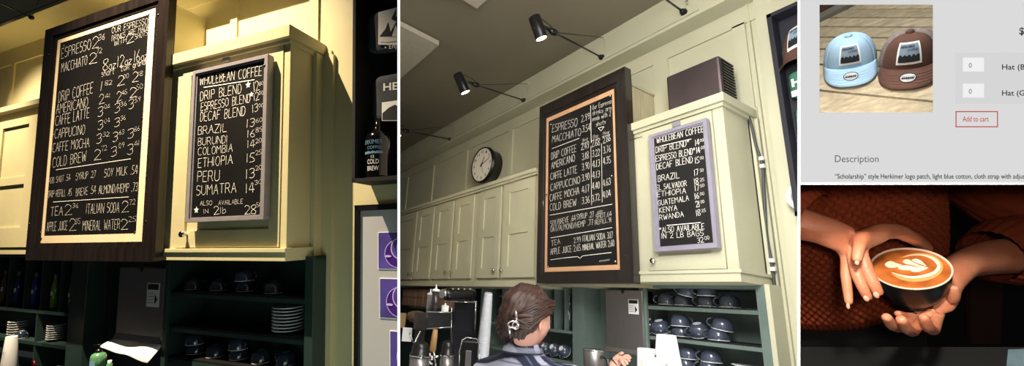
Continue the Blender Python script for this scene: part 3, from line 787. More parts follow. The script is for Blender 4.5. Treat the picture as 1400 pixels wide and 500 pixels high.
# ================================================================== SECOND CAFE WALL (room B)
ROOM[0] = B; D = B.D
Yc = D; Yw = 1.145 * D
XL, XRt = -6.9, -.20 * D
XR = -.474 * D
quad_wall(B, [(XL, Yw, .085 * D), (XR + .02, Yw, .085 * D), (XR + .02, Yw, -1.6), (XRt, Yw, -1.6), (XRt, Yw, 2.4), (XL, Yw, 2.4)], .05, 'wall_back', paintB)
zs = .815 * D; zc = .925 * D; yf = 1.083 * D
mb = MB(); mb.box((XL, yf, zs), (XRt, Yw, zc + .05)); mb.box((XL, yf - .010, zs), (XRt, yf, zs + .022)); mb.box((XL, yf - .007, zs + .030), (A.p(0, 0, Y=1).x * 0 + B.p(955, 8, Y=1.083).x, yf, zs + .045))
struct(mb.build('trim_soffit', paintB))
mb = MB(); mb.box((XL, yf - 2.6, zc), (XRt + .6, yf + .02, zc + .05)); struct(mb.build('ceiling', ceilm))
# wall panelling
def X(px, py, Y=1.145): return B.p(px, py, Y=Y).x
def Z(px, py, Y=1.145): return B.p(px, py, Y=Y).z
mb = MB(); zr = Z(700, 182 - 6)
zr = Z(800, 128)
zr = (Z(640, 211) + Z(860, 96)) / 2
mb.box((XL, Yw - .012, zr), (XRt, Yw, zs))
for px, py in ((592, 240), (638, 215), (699, 195), (548 + 8, 262)):
    x = X(px, py); mb.box((x - .028, Yw - .012, .6), (x + .028, Yw, zr))
xa = X(904, 85); mb.box((xa - .05, Yw - .012, .9), (xa + .05, Yw, zr))
xa = X(1014, 60); mb.box((xa - .035, Yw - .012, .6), (xa + .03, Yw, zr + .01)); 
xb_ = X(1022, 20); mb.box((xb_, Yw - .018, -1.2), (xb_ + .012, Yw, zs)); 
zz = Z(1014, 152); mb.box((xa - .1, Yw - .008, zz - .10), (xb_ - .01, Yw, zz))
struct(mb.build('trim_wall_panelling', paintB))
xcol = X(1031, 60, 1.10)
mb = MB(); mb.box((xcol, 1.125 * D, -1.5), (XRt, Yw, zs + .25)); struct(mb.build('wall_pilaster', paintB))
# filler beside the cabinet
XR = -.474 * D
mb = MB(); mb.box((XR, Yw - .05, .1 * D), (XR + .02, Yw, .49 * D)); mb.box((XR + .02, Yw - .022, .085 * D), (X(1056, 300), Yw, .49 * D)); struct(mb.build('trim_corner_filler', paintB))

# left run of three cabinets
zt, zb = .473 * D, .074 * D; xe = -1.090 * D
units = [((549, 564), (566, 588), 'farthest left of the three pale cabinets, beside the white divider', (556, 557.5)), ((591, 615), (618, 644), 'middle of the three pale cabinets, between farther and clock-side ones', None), ((652, 682), (686, 731), 'nearest of the three pale cabinets, directly left of the menu board under the clock', None)]
bx = [X(533, 380, 1), X(589, 380, 1), X(647, 380, 1), xe]
kn = {0: ((553, 377), (559, 377)), 1: ((606, 375), (611, 374)), 2: ((677, 370), (684, 369))}
for i, (da, db, lb, _) in enumerate(units):
    x0, x1 = bx[i], bx[i + 1] - .001
    t = thing('wall_cabinet', lb, 'cabinet', ((x0 + x1) / 2, Yw, zb), 'pale wall cabinets left of the menu board')
    a0, a1 = X(da[0], 370, 1), X(da[1], 370, 1); b0, b1 = X(db[0], 370, 1), X(db[1], 370, 1)
    if i == 0: a0 = x0 + .02
    z0, z1 = zb + .055, zt - .055
    m_ = MB(); m_.box((x0, Yc + .012, zb + .03), (x1, Yw, zt - .02))
    m_.box((x0, Yc, z0 - .02), (a0 - .002, Yc + .013, zt - .02)); m_.box((b1 + .002, Yc, z0 - .02), (x1, Yc + .013, zt - .02)); m_.box((x0, Yc, z1 + .002), (x1, Yc + .013, zt - .02))
    m_.build('body', paintB, t, bevel=.001)
    for q, (u0, u1) in enumerate(((a0, a1), (b0, b1))):
        w = u1 - u0; ins = min(.075, w * .24); zm = z0 + (z1 - z0) * .50
        k = B.p(*kn[i][q], Y=.99)
        kx = u1 - .028 if q == 0 else u0 + .028
        panel_door(t, u0 + .001, u1 - .001, z0, z1, Yc - .010, [(u0 + ins, u1 - ins, z0 + ins * 1.1, zm - ins * .5), (u0 + ins, u1 - ins, zm + ins * .5, z1 - ins)], paintB, (kx, z0 + .055))
mb = MB(); mb.box((bx[0] - .3, Yc - .04, zt - .028), (xe + .0, Yw, zt)); mb.box((bx[0] - .3, Yc - .022, zt - .045), (xe, Yw, zt - .027))
tag(mb.build('cabinet_top_ledge', paintB, bevel=.002), 'long cream ledge running above the three pale cabinets', 'ledge')
mb = MB(); mb.box((bx[0] - .3, Yc - .014, zb - .012), (xe, Yw, zb + .034))
tag(mb.build('cabinet_bottom_rail', paintB, bevel=.002), 'long cream rail running under the three pale cabinets', 'rail')

# box behind board, right cabinet
zbt = Z(903, 149) ; zbt = .690 * D
mb = MB(); mb.box((xe + .002, Yc - .012, .075 * D), (-.735 * D, Yw, B.p(862, 108, Y=1.0).z)); zq = B.p(862, 108, Y=1.0).z
mb.box((xe + .002, Yc - .012, zq), (-.731 * D, Yw, zq + .012))
tag(mb.build('plywood_box', mat('bare_plywood_side', (186, 178, 146), .55, var=.14, scale=6, stretch=(1, 8, 1)), bevel=.001), 'plywood box behind the tan-bordered menu board', 'box')
zt, zb = .513 * D, .088 * D; xl = -.734 * D
t = thing('wall_cabinet', 'cream wall cabinet carrying the dark box, bean board on its door', 'cabinet', ((xl + XR) / 2, Yw, zb))
xd0, xd1 = X(888, 365, 1), X(994, 365, 1); zd0, zd1 = Z(940, 368.5, 1), Z(930, 165, 1)
mb = MB(); mb.box((xl, Yc + .02, zb + .045), (XR, Yw, zt - .03))
mb.box((xl, Yc, zb + .045), (xd0 - .003, Yc + .0201, zt - .03)); mb.box((xd1 + .003, Yc, zb + .045), (XR, Yc + .0201, zt - .03)); mb.box((xd0 - .003, Yc, zd1 + .003), (xd1 + .003, Yc + .0201, zt - .03)); mb.box((xd0 - .003, Yc, zb + .045), (xd1 + .003, Yc + .0201, zd0 - .003))
mb.box((XR - .001, Yc, zb + .045), (XR + .006, Yc + .03, zt - .03)); mb.box((XR - .001, Yw - .05, zb + .045), (XR + .006, Yw, zt - .03))
mb.build('body', paintB, t, bevel=.001)
mb = MB(); mb.box((xl, Yc - .035, zt - .045), (XR + .03, Yw, zt)); mb.box((xl, Yc - .018, zt - .062), (XR + .016, Yw, zt - .044)); mb.build('cornice', paintB, t, bevel=.002)
mb = MB(); mb.box((xl, Yc - .014, zb - .01), (XR + .014, Yw, zb + .03)); mb.box((xl, Yc - .022, zb + .029), (XR + .022, Yw, zb + .045)); mb.build('bottom_rail', paintB, t, bevel=.002)
k = B.p(897, 357, Y=1); ins = .06
panel_door(t, xd0, xd1, zd0, zd1, Yc - .006, [(xd0 + ins, xd1 - ins, zd0 + ins * 1.2, zd1 - ins)], paintB, (k.x, k.z))
q = B.p(926, 170, Y=1); mb = MB(); mb.box((q.x - .022, Yc - .014, q.z - .014), (q.x + .022, Yc - .004, q.z + .014)); mb.build('latch', greyframe, t)
# drip tray finger plate at its left
p0 = B.p(866, 190, Y=1); p1 = B.p(880, 186, Y=1); mb = MB(); mb.tube([(p0.x, Yc - .004, p0.z), (p1.x, Yc - .004, p0.z), (p1.x + .006, Yc - .004, p0.z - .02)], .004, 8); mb.build('door_edge_bead', paintB, t)

# menu board B
YB = .972
outer = B.rect((738, 147), (857, 92), (737, 388), (867, 386), YB)
matr = B.rect((749, 162), (840, 120), (743, 373), (848, 367), YB)
blk = B.rect((751, 168), (837, 126), (747, 367), (844, 360), YB)
L3 = '''ESPRESSO|755,181,789,172,10
2.99|795,167,806,163,9
MACCHIATO|755,195,794,185,9
3.54|796,181,807,178,9
Our Espresso|810,150,836,141,6
drinks are|810,158,836,150,6
made with 2|810,166,835,158,6
shots|815,173,828,169,6
8oz|797,194,804,191,4
12oz|811,189,818,187,4
16oz|825,184,833,182,4
short|796,198,804,195,3
tall|811,193,818,191,3
grande|824,188,834,185,3
DRIP COFFEE|754,218,788,207,9
2.49|795,205,805,202,9
2.68|809,201,820,198,9
2.86|825,196,835,192,9
AMERICANO|754,231,786,220,9
3.18|796,219,805,216,9
3.22|810,215,820,212,9
3.76|825,210,835,207,9
CAFFE LATTE|753,246,789,236,9
3.90|796,233,806,230,9
4.13|810,229,820,227,9
4.35|825,225,835,222,9
CAPPUCCINO|753,261,793,250,9
3.90|796,248,806,245,9
4.13|810,244,820,242,9
CAFFE MOCHA|752,275,792,265,9
4.17|796,264,806,261,9
4.40|810,259,820,257,9
4.63|825,255,835,252,9
COLD BREW|752,288,788,281,9
3.36|796,279,806,277,9
3.72|810,276,820,273,9
4.04|825,271,835,268,9
SOY/BREVE .64|753,309,787,301,7
SYRUP .27|789,300,812,296,7
ADD|817,293,824,291,4
SHOT.64|815,299,836,295,6
OAT/ALMOND/HEMP .77|753,317,811,307,7
REFILL.91|814,307,836,303,6
TEA|754,336,766,333,7
2.99|785,332,794,330,7
ITALIAN SODA 3.17|797,330,838,325,8
APPLE JUICE 2.65|753,348,794,342,8
MINERAL WATER 2.60|797,342,840,336,8'''
def tx3(mb):
    put(mb, B, YB, L3, 1.8)
    line(mb, B, YB, [(807.5, 144), (808.5, 195)], .003); line(mb, B, YB, [(808, 200), (809, 280)], .0025); line(mb, B, YB, [(822.5, 196), (823.5, 276)], .0025)
    line(mb, B, YB, [(755, 203), (792, 189)], .003); line(mb, B, YB, [(752, 294), (837, 279)], .003); line(mb, B, YB, [(753, 325), (837, 311)], .003)
    line(mb, B, YB, [(753, 355), (770, 352.5), (790, 350.5), (793, 353), (797, 349.5), (836, 345)], .003); line(mb, B, YB, [(818, 175), (826, 173), (822, 179), (818, 175)], .003)
    for k in range(6): line(mb, B, YB, [(820 + 2.4 * k, 357.5 - k * .3), (821.2 + 2.4 * k, 355.5 - k * .3)], .002)
sc3 = [(B.p(x, y, Y=YB).x, B.p(x, y, Y=YB).z) for x, y in ((743, 176), (741, 357), (850, 118), (857, 350), (753, 170), (834, 131), (749, 364), (841, 357), (836, 240), (749, 266))]
board(B, 'menu_board', 'tall dark menu board with tan border in front of the woman, lists OAT/ALMOND/HEMP', 'menu board', outer, matr, blk, YB, .045, wood, tanwood, tx3, sc3)

# bean price board B
YW_ = .98
lav = mat('lavender_grey_frame', (138, 134, 148), .45, var=.06, scale=20)
outer = B.rect((890, 184), (967, 163), (895, 345), (983, 338), YW_)
blk = B.rect((896, 188), (962, 171), (901, 337), (975, 332), YW_)
L4 = '''WHOLEBEAN COFFEE|898,196,962,180,8
DRIP BLEND*|897,209,943,199,8
14|951,199,956,198,8
00|957.5,194,962,193,4
ESPRESSO BLEND*|897,221,951,210,8
14|953,209.5,957,208.5,8
00|958.5,204,963,203,4
DECAF BLEND|898,232,947,222,8
15|951,223,956,222,8
00|957.5,218,962,217,4
BRAZIL|900,248,929,243,8
17|950,240,955,239,8
50|957.5,235,962,234,4
EL SALVADOR|898,260,939,254,7
18|950,252,955,251,8
25|957.5,248,963,247,4
ETHIOPIA|899,269,938,264,7
17|951,261,956,260,8
50|957.5,256,963,255,4
GUATEMALA|900,281,942,274,7
16|951,272,956,271,8
00|957.5,267,963,266,4
KENYA|902,291,926,287,7
21|952,283,957,282,8
00|958.5,278,963,277,4
RWANDA|902,301,935,296,7
18|953,295,958,294,8
25|959.5,290,965,289,4
*ALSO AVAILABLE|902,318,963,313,7
IN 2 LB BAGS|905,326,962,322,7
32|954,332,962,331,7
00|964,328,970,327,5'''
def tx4(mb):
    put(mb, B, YW_, L4, 2.0); line(mb, B, YW_, [(905, 199), (945, 190)], .003); line(mb, B, YW_, [(912, 308), (958, 304)], .003)
board(B, 'price_board', 'lavender grey framed bean board whose list includes GUATEMALA, KENYA and RWANDA', 'price board', outer, blk, blk, YW_, .022, lav, None, tx4, [])

# wall clock
cc = B.p(659, 225, Y=1.085); rz = abs(B.p(657, 201.5, Y=1.085).z - B.p(657, 248, Y=1.085).z) / 2 * 1.02
t = thing('wall_clock', 'round black-rimmed wall clock above the pale cabinets', 'clock', (cc.x, Yw, cc.z - rz))
dp = .095
yfr = cc.y
q = MB(); q.lathe([(.0001, 0), (rz * .92, 0), (rz * .98, -.006), (rz, -.02), (rz * .99, -.03), (rz * .94, -.035), (rz * .93, -.045), (rz * .9, -.05), (rz * .88, -(Yw - yfr))], cc, (0, -1, 0), seg=48)
q.lathe([(rz * .90, -.001), (rz * .91, .008), (rz * .96, .008), (rz * .985, -.006)], cc, (0, -1, 0), seg=48); q.build('case', black, t)
q = MB(); q.lathe([(.0001, .002), (rz * .91, .002)], cc, (0, -1, 0), seg=40); dial = q.build('dial', mat('cream_dial', (235, 228, 215), .5), t)
q = MB()
for n in range(12):
    a = n * PI / 6; s_ = str(n if n else 12); ww = rz * .11 * len(s_); o_ = cc + Vector((math.sin(a) * rz * .72 - ww / 2, -.003, math.cos(a) * rz * .72 - rz * .07))
    text_mesh(q, s_, o_, Vector((1, 0, 0)), Vector((0, 0, 1)), width=ww, height=rz * .15, bold=.02)
for n in range(60):
    a = n * PI / 30; r0_, r1_ = (rz * .85, rz * .89); d_ = Vector((math.sin(a), 0, math.cos(a))); sd = Vector((math.cos(a), 0, -math.sin(a))) * (.0022 if n % 5 == 0 else .001)
    b_ = cc + Vector((0, -.003, 0)); q.add([b_ + d_ * r0_ - sd, b_ + d_ * r0_ + sd, b_ + d_ * r1_ + sd, b_ + d_ * r1_ - sd], [(0, 1, 2, 3)])
q.build('numerals', black, dial)
for nm, a, L_, w_ in (('hour_hand', math.radians(30), .45, .006), ('minute_hand', math.radians(72), .68, .004), ('second_hand', math.radians(160), .5, .0015)):
    d_ = Vector((math.sin(a), 0, math.cos(a))); sd = Vector((math.cos(a), 0, -math.sin(a))) * w_; q = MB(); b_ = cc + Vector((0, -.006, 0))
    q.prism([b_ - d_ * rz * .12 - sd, b_ - d_ * rz * .12 + sd, b_ + d_ * rz * L_ + sd * .6, b_ + d_ * rz * L_ - sd * .6], (0, -.0015, 0)); q.build(nm, black, t)

# dark box on top of the right cabinet
zt = .513 * D
ys_ = 1.045
a = B.p(914, 156, Y=ys_); b = B.p(988, 128, Y=ys_); h_ = B.p(985, 74, Y=ys_).z - zt
x0, x1 = a.x, b.x; y0 = ys_ * D; y1 = y0 + .14
q = B.p(949, 110, Y=1.0)
t = thing('dark_metal_box', 'dark box with ribbed right side standing on top of the cream cabinet', 'box', ((x0 + x1) / 2, y1, zt))
mb = MB(); mb.box((x0, y0, zt + .001), (x1, y1, zt + h_), mat('bronze_sheet_metal', (98, 86, 88), .36, metal=.6, var=.25, scale=3)); mb.build('casing', steel, t, bevel=.012)
mb = MB()
for k in range(15): z = zt + .02 + k * (h_ - .04) / 14.; mb.box((x1 - .001, y0 + .018, z - .004), (x1 + .007, y1 - .006, z + .004))
mb.build('cooling_ribs', black, t)
mb = MB(); mb.box((x0 - .003, y0 + .01, zt), (x0 + .002, y1, zt + h_ - .012)); mb.build('side_edge', tanwood, t)
# cable
pts = [B.p(1008, 143, Y=1.13), B.p(1019, 150, Y=1.12), B.p(1027, 170, Y=1.115), B.p(1034, 200, Y=1.12), B.p(1042, 225, Y=1.125), B.p(1045, 270, Y=1.125), B.p(1048, 320, Y=1.125), B.p(1055, 360, Y=1.125), B.p(1060, 400, Y=1.125), B.p(1066, 450, Y=1.12), B.p(1075, 510, Y=1.12)]
sm = []
for i in range(len(pts) - 1):
    p0, p1, p2, p3 = pts[max(i - 1, 0)], pts[i], pts[i + 1], pts[min(i + 2, len(pts) - 1)]
    for k in range(5):
        u = k / 5; sm.append(.5 * ((2 * p1) + (p2 - p0) * u + (2 * p0 - 5 * p1 + 4 * p2 - p3) * u * u + (3 * p1 - p0 - 3 * p2 + p3) * u ** 3))
sm.append(pts[-1])
t = thing('power_cable', 'grey cable running down the wall from the dark box', 'cable', tuple(pts[-1]))
mb = MB(); mb.tube(sm, .007, 8); mb.build('cable_run', mat('grey_cable', (58, 58, 60), .5), t)
for px, py in ((1041.5, 221), (1061, 362)):
    c_ = B.p(px, py, Y=1.12); 
    if py == 362: c_ = B.p(1055.5, 361, Y=1.12)
    for dz in (-.022, .018): mb = MB(); mb.box((c_.x - .010, c_.y - .006, c_.z + dz - .009), (c_.x + .010, c_.y + .014, c_.z + dz + .009)); mb.build('cable_clip', paper, t, bevel=.002)

# black display box at the right edge
yb0 = 1.085; bx0 = B.p(1049, 30, Y=yb0).x; zt_ = B.p(1049, 20, Y=yb0).z; zb_ = B.p(1076, 296, Y=yb0).z
t = thing('display_box', 'black display box holding a cap and green shirts, beside the cable', 'display box', (bx0 + .3, 1.125 * D, zb_))
yF = yb0 * D; yk = 1.125 * D - .001
navyl = mat('blue_black_lining', (20, 22, 34), .7)
q = MB(); q.box((bx0, yF, zb_), (bx0 + .02, yk, zt_)); q.box((bx0, yF, zb_), (bx0 + .5, yk, zb_ + .02)); q.box((bx0, yF, zt_ - .02), (bx0 + .5, yk, zt_)); q.box((bx0, yk - .01, zb_), (bx0 + .5, yk, zt_)); q.build('box_shell', navyl, t, bevel=.001)
# cap in the box
brown = mat('brown_cap_cloth', (92, 62, 50), .9, var=.1, scale=40, bump=.3, bscale=300)
bluecloth = mat('light_blue_cap_cloth', (165, 198, 222), .9, var=.06, scale=40, bump=.3, bscale=300)
meshc = mat('grey_cap_mesh', (140, 128, 122), .9, var=.3, scale=220)
def cap_thing(room, label, loc, ex, ey, ez, W, HT, DP, m1, m2, brimd, patch=True, sticker=True, brimdrop=.35, name='baseball_cap', high=1.0, art=None):
    """cap: ex right, ey back, ez up; W half width, HT height, DP half depth"""
    L = Vector(loc); t = thing(name, label, 'cap', loc, None, room)
    def at(x, y, z): return L + ex * x + ey * y + ez * z
    def crown(a, e):                                         # a around (0 = front), e elevation 0..1
        c = math.cos(e * PI / 2); s_ = math.sin(e * PI / 2)
        fr = max(0, math.cos(a))
        r = c ** (.62 - .12 * fr * high)
        z = HT * (s_ ** 1.0) * (1 + .06 * fr * c)
        seam = 1 - .012 * (1 - abs(math.sin(a * 3))) ** 8
        return at(W * math.sin(a) * r * seam, -DP * math.cos(a) * r * seam + .12 * DP * s_, z)
    n, m = 60, 18
    for nm, lo, hi, mm in (('crown_front', -1.05, 1.05, m1), ('crown_back', 1.05, 2 * PI - 1.05, m2)):
        q = MB(); k = 24 if nm == 'crown_front' else 40
        vs = [crown(lo + (hi - lo) * i / k, j / m) for i in range(k + 1) for j in range(m + 1)]
        q.add(vs, [(i * (m + 1) + j, (i + 1) * (m + 1) + j, (i + 1) * (m + 1) + j + 1, i * (m + 1) + j + 1) for i in range(k) for j in range(m)], smooth=True)
        o = q.build(nm, mm, t, room); sd = o.modifiers.new('s', 'SOLIDIFY'); sd.thickness = .0015
    q = MB(); q.lathe([(.0001, .006), (.005, .005), (.008, 0), (.006, -.002)], crown(0, .999), tuple(ez), seg=14); q.build('top_button', m1, t, room)
    q = MB(); k = 28; mm_ = 8; vs = []
    def brim(u, v):                                          # u -1..1 across, v 0..1 forward
        a = u * 1.2; b0 = crown(a, .0)
        bx_ = W * math.sin(a) * (1 + .05 * v); ext = brimd * v * (max(0, 1 - abs(u) ** 3.2)) ** .6
        return at(bx_, -DP * math.cos(a) - ext, .006 - brimdrop * brimd * v * .9 - .5 * brimdrop * W * abs(u) ** 2 * (.3 + .7 * v))
    for i in range(k + 1):
        for j in range(mm_ + 1): vs.append(brim(-1 + 2 * i / k, j / mm_))
    q.add(vs, [(i * (mm_ + 1) + j, i * (mm_ + 1) + j + 1, (i + 1) * (mm_ + 1) + j + 1, (i + 1) * (mm_ + 1) + j) for i in range(k) for j in range(mm_)], smooth=True)
    o = q.build('brim', m1, t, room); sd = o.modifiers.new('s', 'SOLIDIFY'); sd.thickness = .003; sd.offset = 0
    st = MB()
    for v in (.35, .5, .65, .8, .93):
        st.tube([brim(u, v) + ez * .0022 for u in [x / 12 * .92 for x in range(-12, 13)]], .0005, 4, caps=False)
    st.build('brim_stitching', mat('tonal_thread', (98, 68, 56), .8) if m1 is brown else mat('pale_thread', (160, 192, 216), .8), t, room)
    def onc(x, z, off=.003):                                 # a point on the crown front: x across, z up fraction
        a = x; e = z; p = crown(a, e); nn = (p - at(0, 0, HT * .3)).normalized(); return p + nn * off
    if patch:
        def grid(x0, x1, z0, z1, off, nx=8):
            vs = [onc(x0 + (x1 - x0) * i / nx, z0 + (z1 - z0) * j / nx, off) for i in range(nx + 1) for j in range(nx + 1)]
            return vs, [(i * (nx + 1) + j, (i + 1) * (nx + 1) + j, (i + 1) * (nx + 1) + j + 1, i * (nx + 1) + j + 1) for i in range(nx) for j in range(nx)]
        q = MB(); q.add(*grid(-.40, .40, .16, .66, .0025)); pa = q.build('logo_patch', paper, t, room)
        q = MB(); q.add(*grid(-.33, .33, .21, .61, .0032), mat('grey_blue_embroidery', (128, 148, 165), .8))
        pk = [.30, .27, .33, .26, .30, .35, .27, .32, .28]
        vs = []
        for i in range(17):
            u = -.33 + .66 * i / 16; top = .31 + .055 * abs(math.sin(i * .95)); vs += [onc(u, .21, .004), onc(u, top, .004)]
        q.add(vs, [(2 * i, 2 * i + 2, 2 * i + 3, 2 * i + 1) for i in range(16)], inkm)
        for body, z_, x0_, x1_, hh in (('HERKIMER', .51, -.29, .2, .06), ('COFFEE', .43, -.05, .29, .05)):
            g = MB(); text_mesh(g, body, (0, 0, 0), Vector((1, 0, 0)), Vector((0, 1, 0)), width=1, height=.7, bold=.02)
            q.add([onc(x0_ + (x1_ - x0_) * v.x, z_ + v.y / .7 * hh, .0045) for v in g.v], g.f, inkm)
        q.build('logo_artwork', inkm, pa, room)
    if sticker:
        def onb(u, v, off): return brim(u, v) + ez * off
        q = MB(); q.add([onb(.22 * math.cos(2 * PI * k / 24), .50 + .24 * math.sin(2 * PI * k / 24), .003) for k in range(24)], [list(range(24))]); 
        s1 = q.build('brim_sticker', mat('silver_foil', (170, 172, 172), .35, metal=.3), t, room)
        q = MB()
        q.tube([onb(.21 * math.cos(2 * PI * k / 24), .50 + .23 * math.sin(2 * PI * k / 24), .0035) for k in range(25)], .0007, 4, caps=False)
        q.tube([onb(-.16 + .32 * k / 20, .52 + .07 * math.sin(k * 2.2), .0036) for k in range(21)], .0008, 4, caps=False); q.build('sticker_script', inkm, s1, room)
    return t
cp = B.p(1092, 83, Y=1.10); hh = B.p(1085, 30, Y=1.10).z - B.p(1085, 82, Y=1.10).z; wd = abs(B.p(1092, 60, Y=1.10).x - B.p(1063, 60, Y=1.10).x)
ex = Vector((.95, -.30, 0)).normalized(); ez = Vector((0, 0, 1)); ey = ez.cross(ex).normalized()
cap_thing(B, 'brown and light blue cap with a white patch in the black display box', (cp.x + .02, 1.105 * D + .02, cp.z + .01), ex, ey, ez, .105, hh * .95, .06, brown, bluecloth, .05, sticker=False, brimdrop=.9)
greenc = mat('green_shirt_cloth', (58, 112, 88), .9, var=.1, scale=30)
zA0, zA1 = B.p(1082, 136, Y=1.10).z, B.p(1082, 98, Y=1.10).z
def artC(g):
    a = B.p(1083, 119, Y=1.095); text_mesh(g, 'HERK', a, Vector((1, 0, 0)), Vector((0, 0, 1)), width=.16, height=.04, bold=.03)
    a = B.p(1083, 133, Y=1.095); g.box((a.x, a.y - .001, a.z), (a.x + .1, a.y, a.z + .03))
xg = B.p(1079, 130, Y=1.10).x
folded(B, xg, xg + .3, zA0, zA1 , 1.103 * D, greenc, 'green folded shirt with white lettering under the cap, in the box at the frame edge', art=artC)
zA0, zA1 = B.p(1086, 182, Y=1.10).z, B.p(1086, 148, Y=1.10).z; xg = B.p(1086, 160, Y=1.10).x
folded(B, xg, xg + .3, zA0, zA1, 1.103 * D, greenc, 'lower green folded shirt at the frame edge below the lettered one')
cp = B.p(1094, 268, Y=1.10); q = MB(); pts = [cp + Vector((.045 * math.cos(a), 0, .05 * math.sin(a))) for a in [PI * .25 + k * PI * 1.5 / 14 for k in range(15)]]
q.tube(pts, .012, 8); tag(q.build('white_letter', paper), 'white curved letter standing near the bottom of the right display box', 'letter')

# lamps on the ceiling beam -----------------------------------------------
def lamp(label, knob, joint, head_top, face, Yk=1.078, stretch=None, depth=None, wire=None, r=.0):
    k = B.p(*knob, Y=Yk); zc_ = k.z + .02
    j = B.c(joint[0], joint[1], B_depth(k) - depth)
    t = thing('spot_lamp', label, 'lamp', tuple(k), 'black spot lamps on the ceiling beam')
    q = MB(); q.lathe([(.0001, .006), (.018, .006), (.022, -.002), (.022, -.022), (.018, -.028), (.0001, -.028)], k, (0, -1, 0), seg=8, smooth=False); q.ball(k + Vector((0, -.01, 0)), .016, m=black, seg=10); q.build('wall_knob', black, t)
    q = MB(); q.tube([k, j], .0058, 10); q.build('rod', black, t)
    if head_top:
        z = B_depth(j)
        ht, fc = B.c(*head_top, z - .03), B.c(*face, z - .05); ax = (fc - ht); L_ = ax.length; ax.normalize()
        jd = (j - k).normalized()
        q = MB(); q.ball(j, .042, .022, .024, black, 12, fr=(jd, jd.orthogonal().normalized(), jd.cross(jd.orthogonal().normalized()))); q.build('swivel_joint', black, t)
        R_ = .037
        q = MB(); q.lathe([(.0001, 0), (R_ * .9, 0), (R_, .004), (R_, L_ - .006), (R_ * .93, L_), (R_ * .90, L_ - .001), (R_ * .88, L_ - .008)], ht, ax, seg=28); hd = q.build('lamp_head', mat('gunmetal_lamp_shell', (34, 33, 36), .28, metal=.5), t)
        q = MB(); q.lathe([(.0001, L_ - .003), (R_ * .89, L_ - .003)], ht, ax, seg=24); q.build('lit_lens', bulb, hd)
        mid = ht + ax * L_ * .45
        q = MB(); q.tube([j, (j + mid) / 2 + Vector((0, 0, .012)), mid], [.013, .010, .010], 10); q.build('bracket', black, t)
        c1 = ht + ax * .01; up = Vector((0, 0, .06))
        q = MB(); q.tube([c1, c1 + up * .35 + (j - c1) * .12, c1 + up * .5 + (j - c1) * .4, j + up * .5 - (j - c1) * .2, j + Vector((0, 0, .015))], .0035, 8); q.build('cord', black, t)
    if wire:
        w_ = B.p(*wire, Y=Yk); q = MB(); q.tube([j, w_], .0022, 6); q.build('stay_wire', black, t)
        q = MB(); q.ball(w_, .006, m=paper, seg=8); q.build('wire_anchor', paper, t)
        q = MB(); q.tube([w_, Vector((w_.x, w_.y, w_.z - .1))], .0012, 5); q.build('hanging_wire', mat('thin_grey_wire', (150, 148, 140), .4), t)
    return t
def B_depth(v): return float(B.R[2] @ np.array(v))
lamp('upper right spot lamp, largest, its lit face above the menu board', (822, 78), (757, 44), (730.5, 23), (740.5, 53), depth=.42, wire=(826, 51.5))
lamp('middle spot lamp, its lit head above the wall clock', (716, 137), (651, 116), (625.5, 101), (636.5, 126.5), depth=.50, wire=(722, 114))
lamp('far left lamp with its head cut by the white divider', (615, 190), (556, 179), (536, 168), (544, 187), depth=.55, wire=(620, 171))
lamp('black rod with a knob at the top of the frame, its lamp out of view', (934, 16), (886, -18), None, None, depth=.25)
k = B.p(547.5, 226, Y=1.078); q = MB(); q.ball(k, .022, m=black, seg=10); q.tube([k, k + Vector((-.3, -.2, .1))], .005, 8)
tag(q.build('wall_lamp', black), 'small black lamp knob at the left edge of the ceiling beam', 'lamp')
mb = MB(); c_ = B.p(939, 4, Y=1.078); mb.tube([c_ + Vector((-.01, 0, .01)), c_ + Vector((.01, -.01, .012)), c_ + Vector((.012, -.012, -.012)), c_ + Vector((0, -.004, -.016))], .003, 6)
tag(mb.build('beam_hook', chrome), 'small metal hook on the beam above the knob at the top of the frame', 'hook')

# acoustic ceiling panels
tile = mat('white_acoustic_panel', (176, 168, 150), .9, var=.04, scale=30)
def cpanel(pts, label):
    ps = [B.p(x, y, Z=zc / D - .0) for x, y in pts]
    z = zc - .05
    mb = MB(); mb.prism([(p.x, p.y, z) for p in ps], (0, 0, .035)); t_ = mb.build('ceiling_panel', tile, bevel=.002)
    tag(t_, label, 'ceiling panel')
def onz(px, py, z): return B.p(px, py, Z=z / D)
z_ = zc - .05
c0 = onz(600, 62, z_); c1 = onz(547, 35, z_); c2 = onz(547, 108, z_)
e1 = (c1 - c0); e2 = (c2 - c0)
mb = MB(); e1.z = e2.z = 0
mb.prism([c0, c0 + e1 * 1.6, c0 + e1 * 1.6 + e2 * 1.6, c0 + e2 * 1.6], (0, 0, .04)); tag(mb.build('ceiling_panel', tile, bevel=.002), 'white square ceiling panel at the left edge beside the divider', 'ceiling panel', 'acoustic ceiling panels')
c0 = onz(652, 12, z_); 
e2 = -e2
mb = MB(); mb.prism([c0, c0 + e1 * 1.6, c0 + e1 * 1.6 + e2 * 1.6, c0 + e2 * 1.6], (0, 0, .04)); tag(mb.build('ceiling_panel', tile, bevel=.002), 'white ceiling panel corner at the top edge left of the largest lamp', 'ceiling panel', 'acoustic ceiling panels')

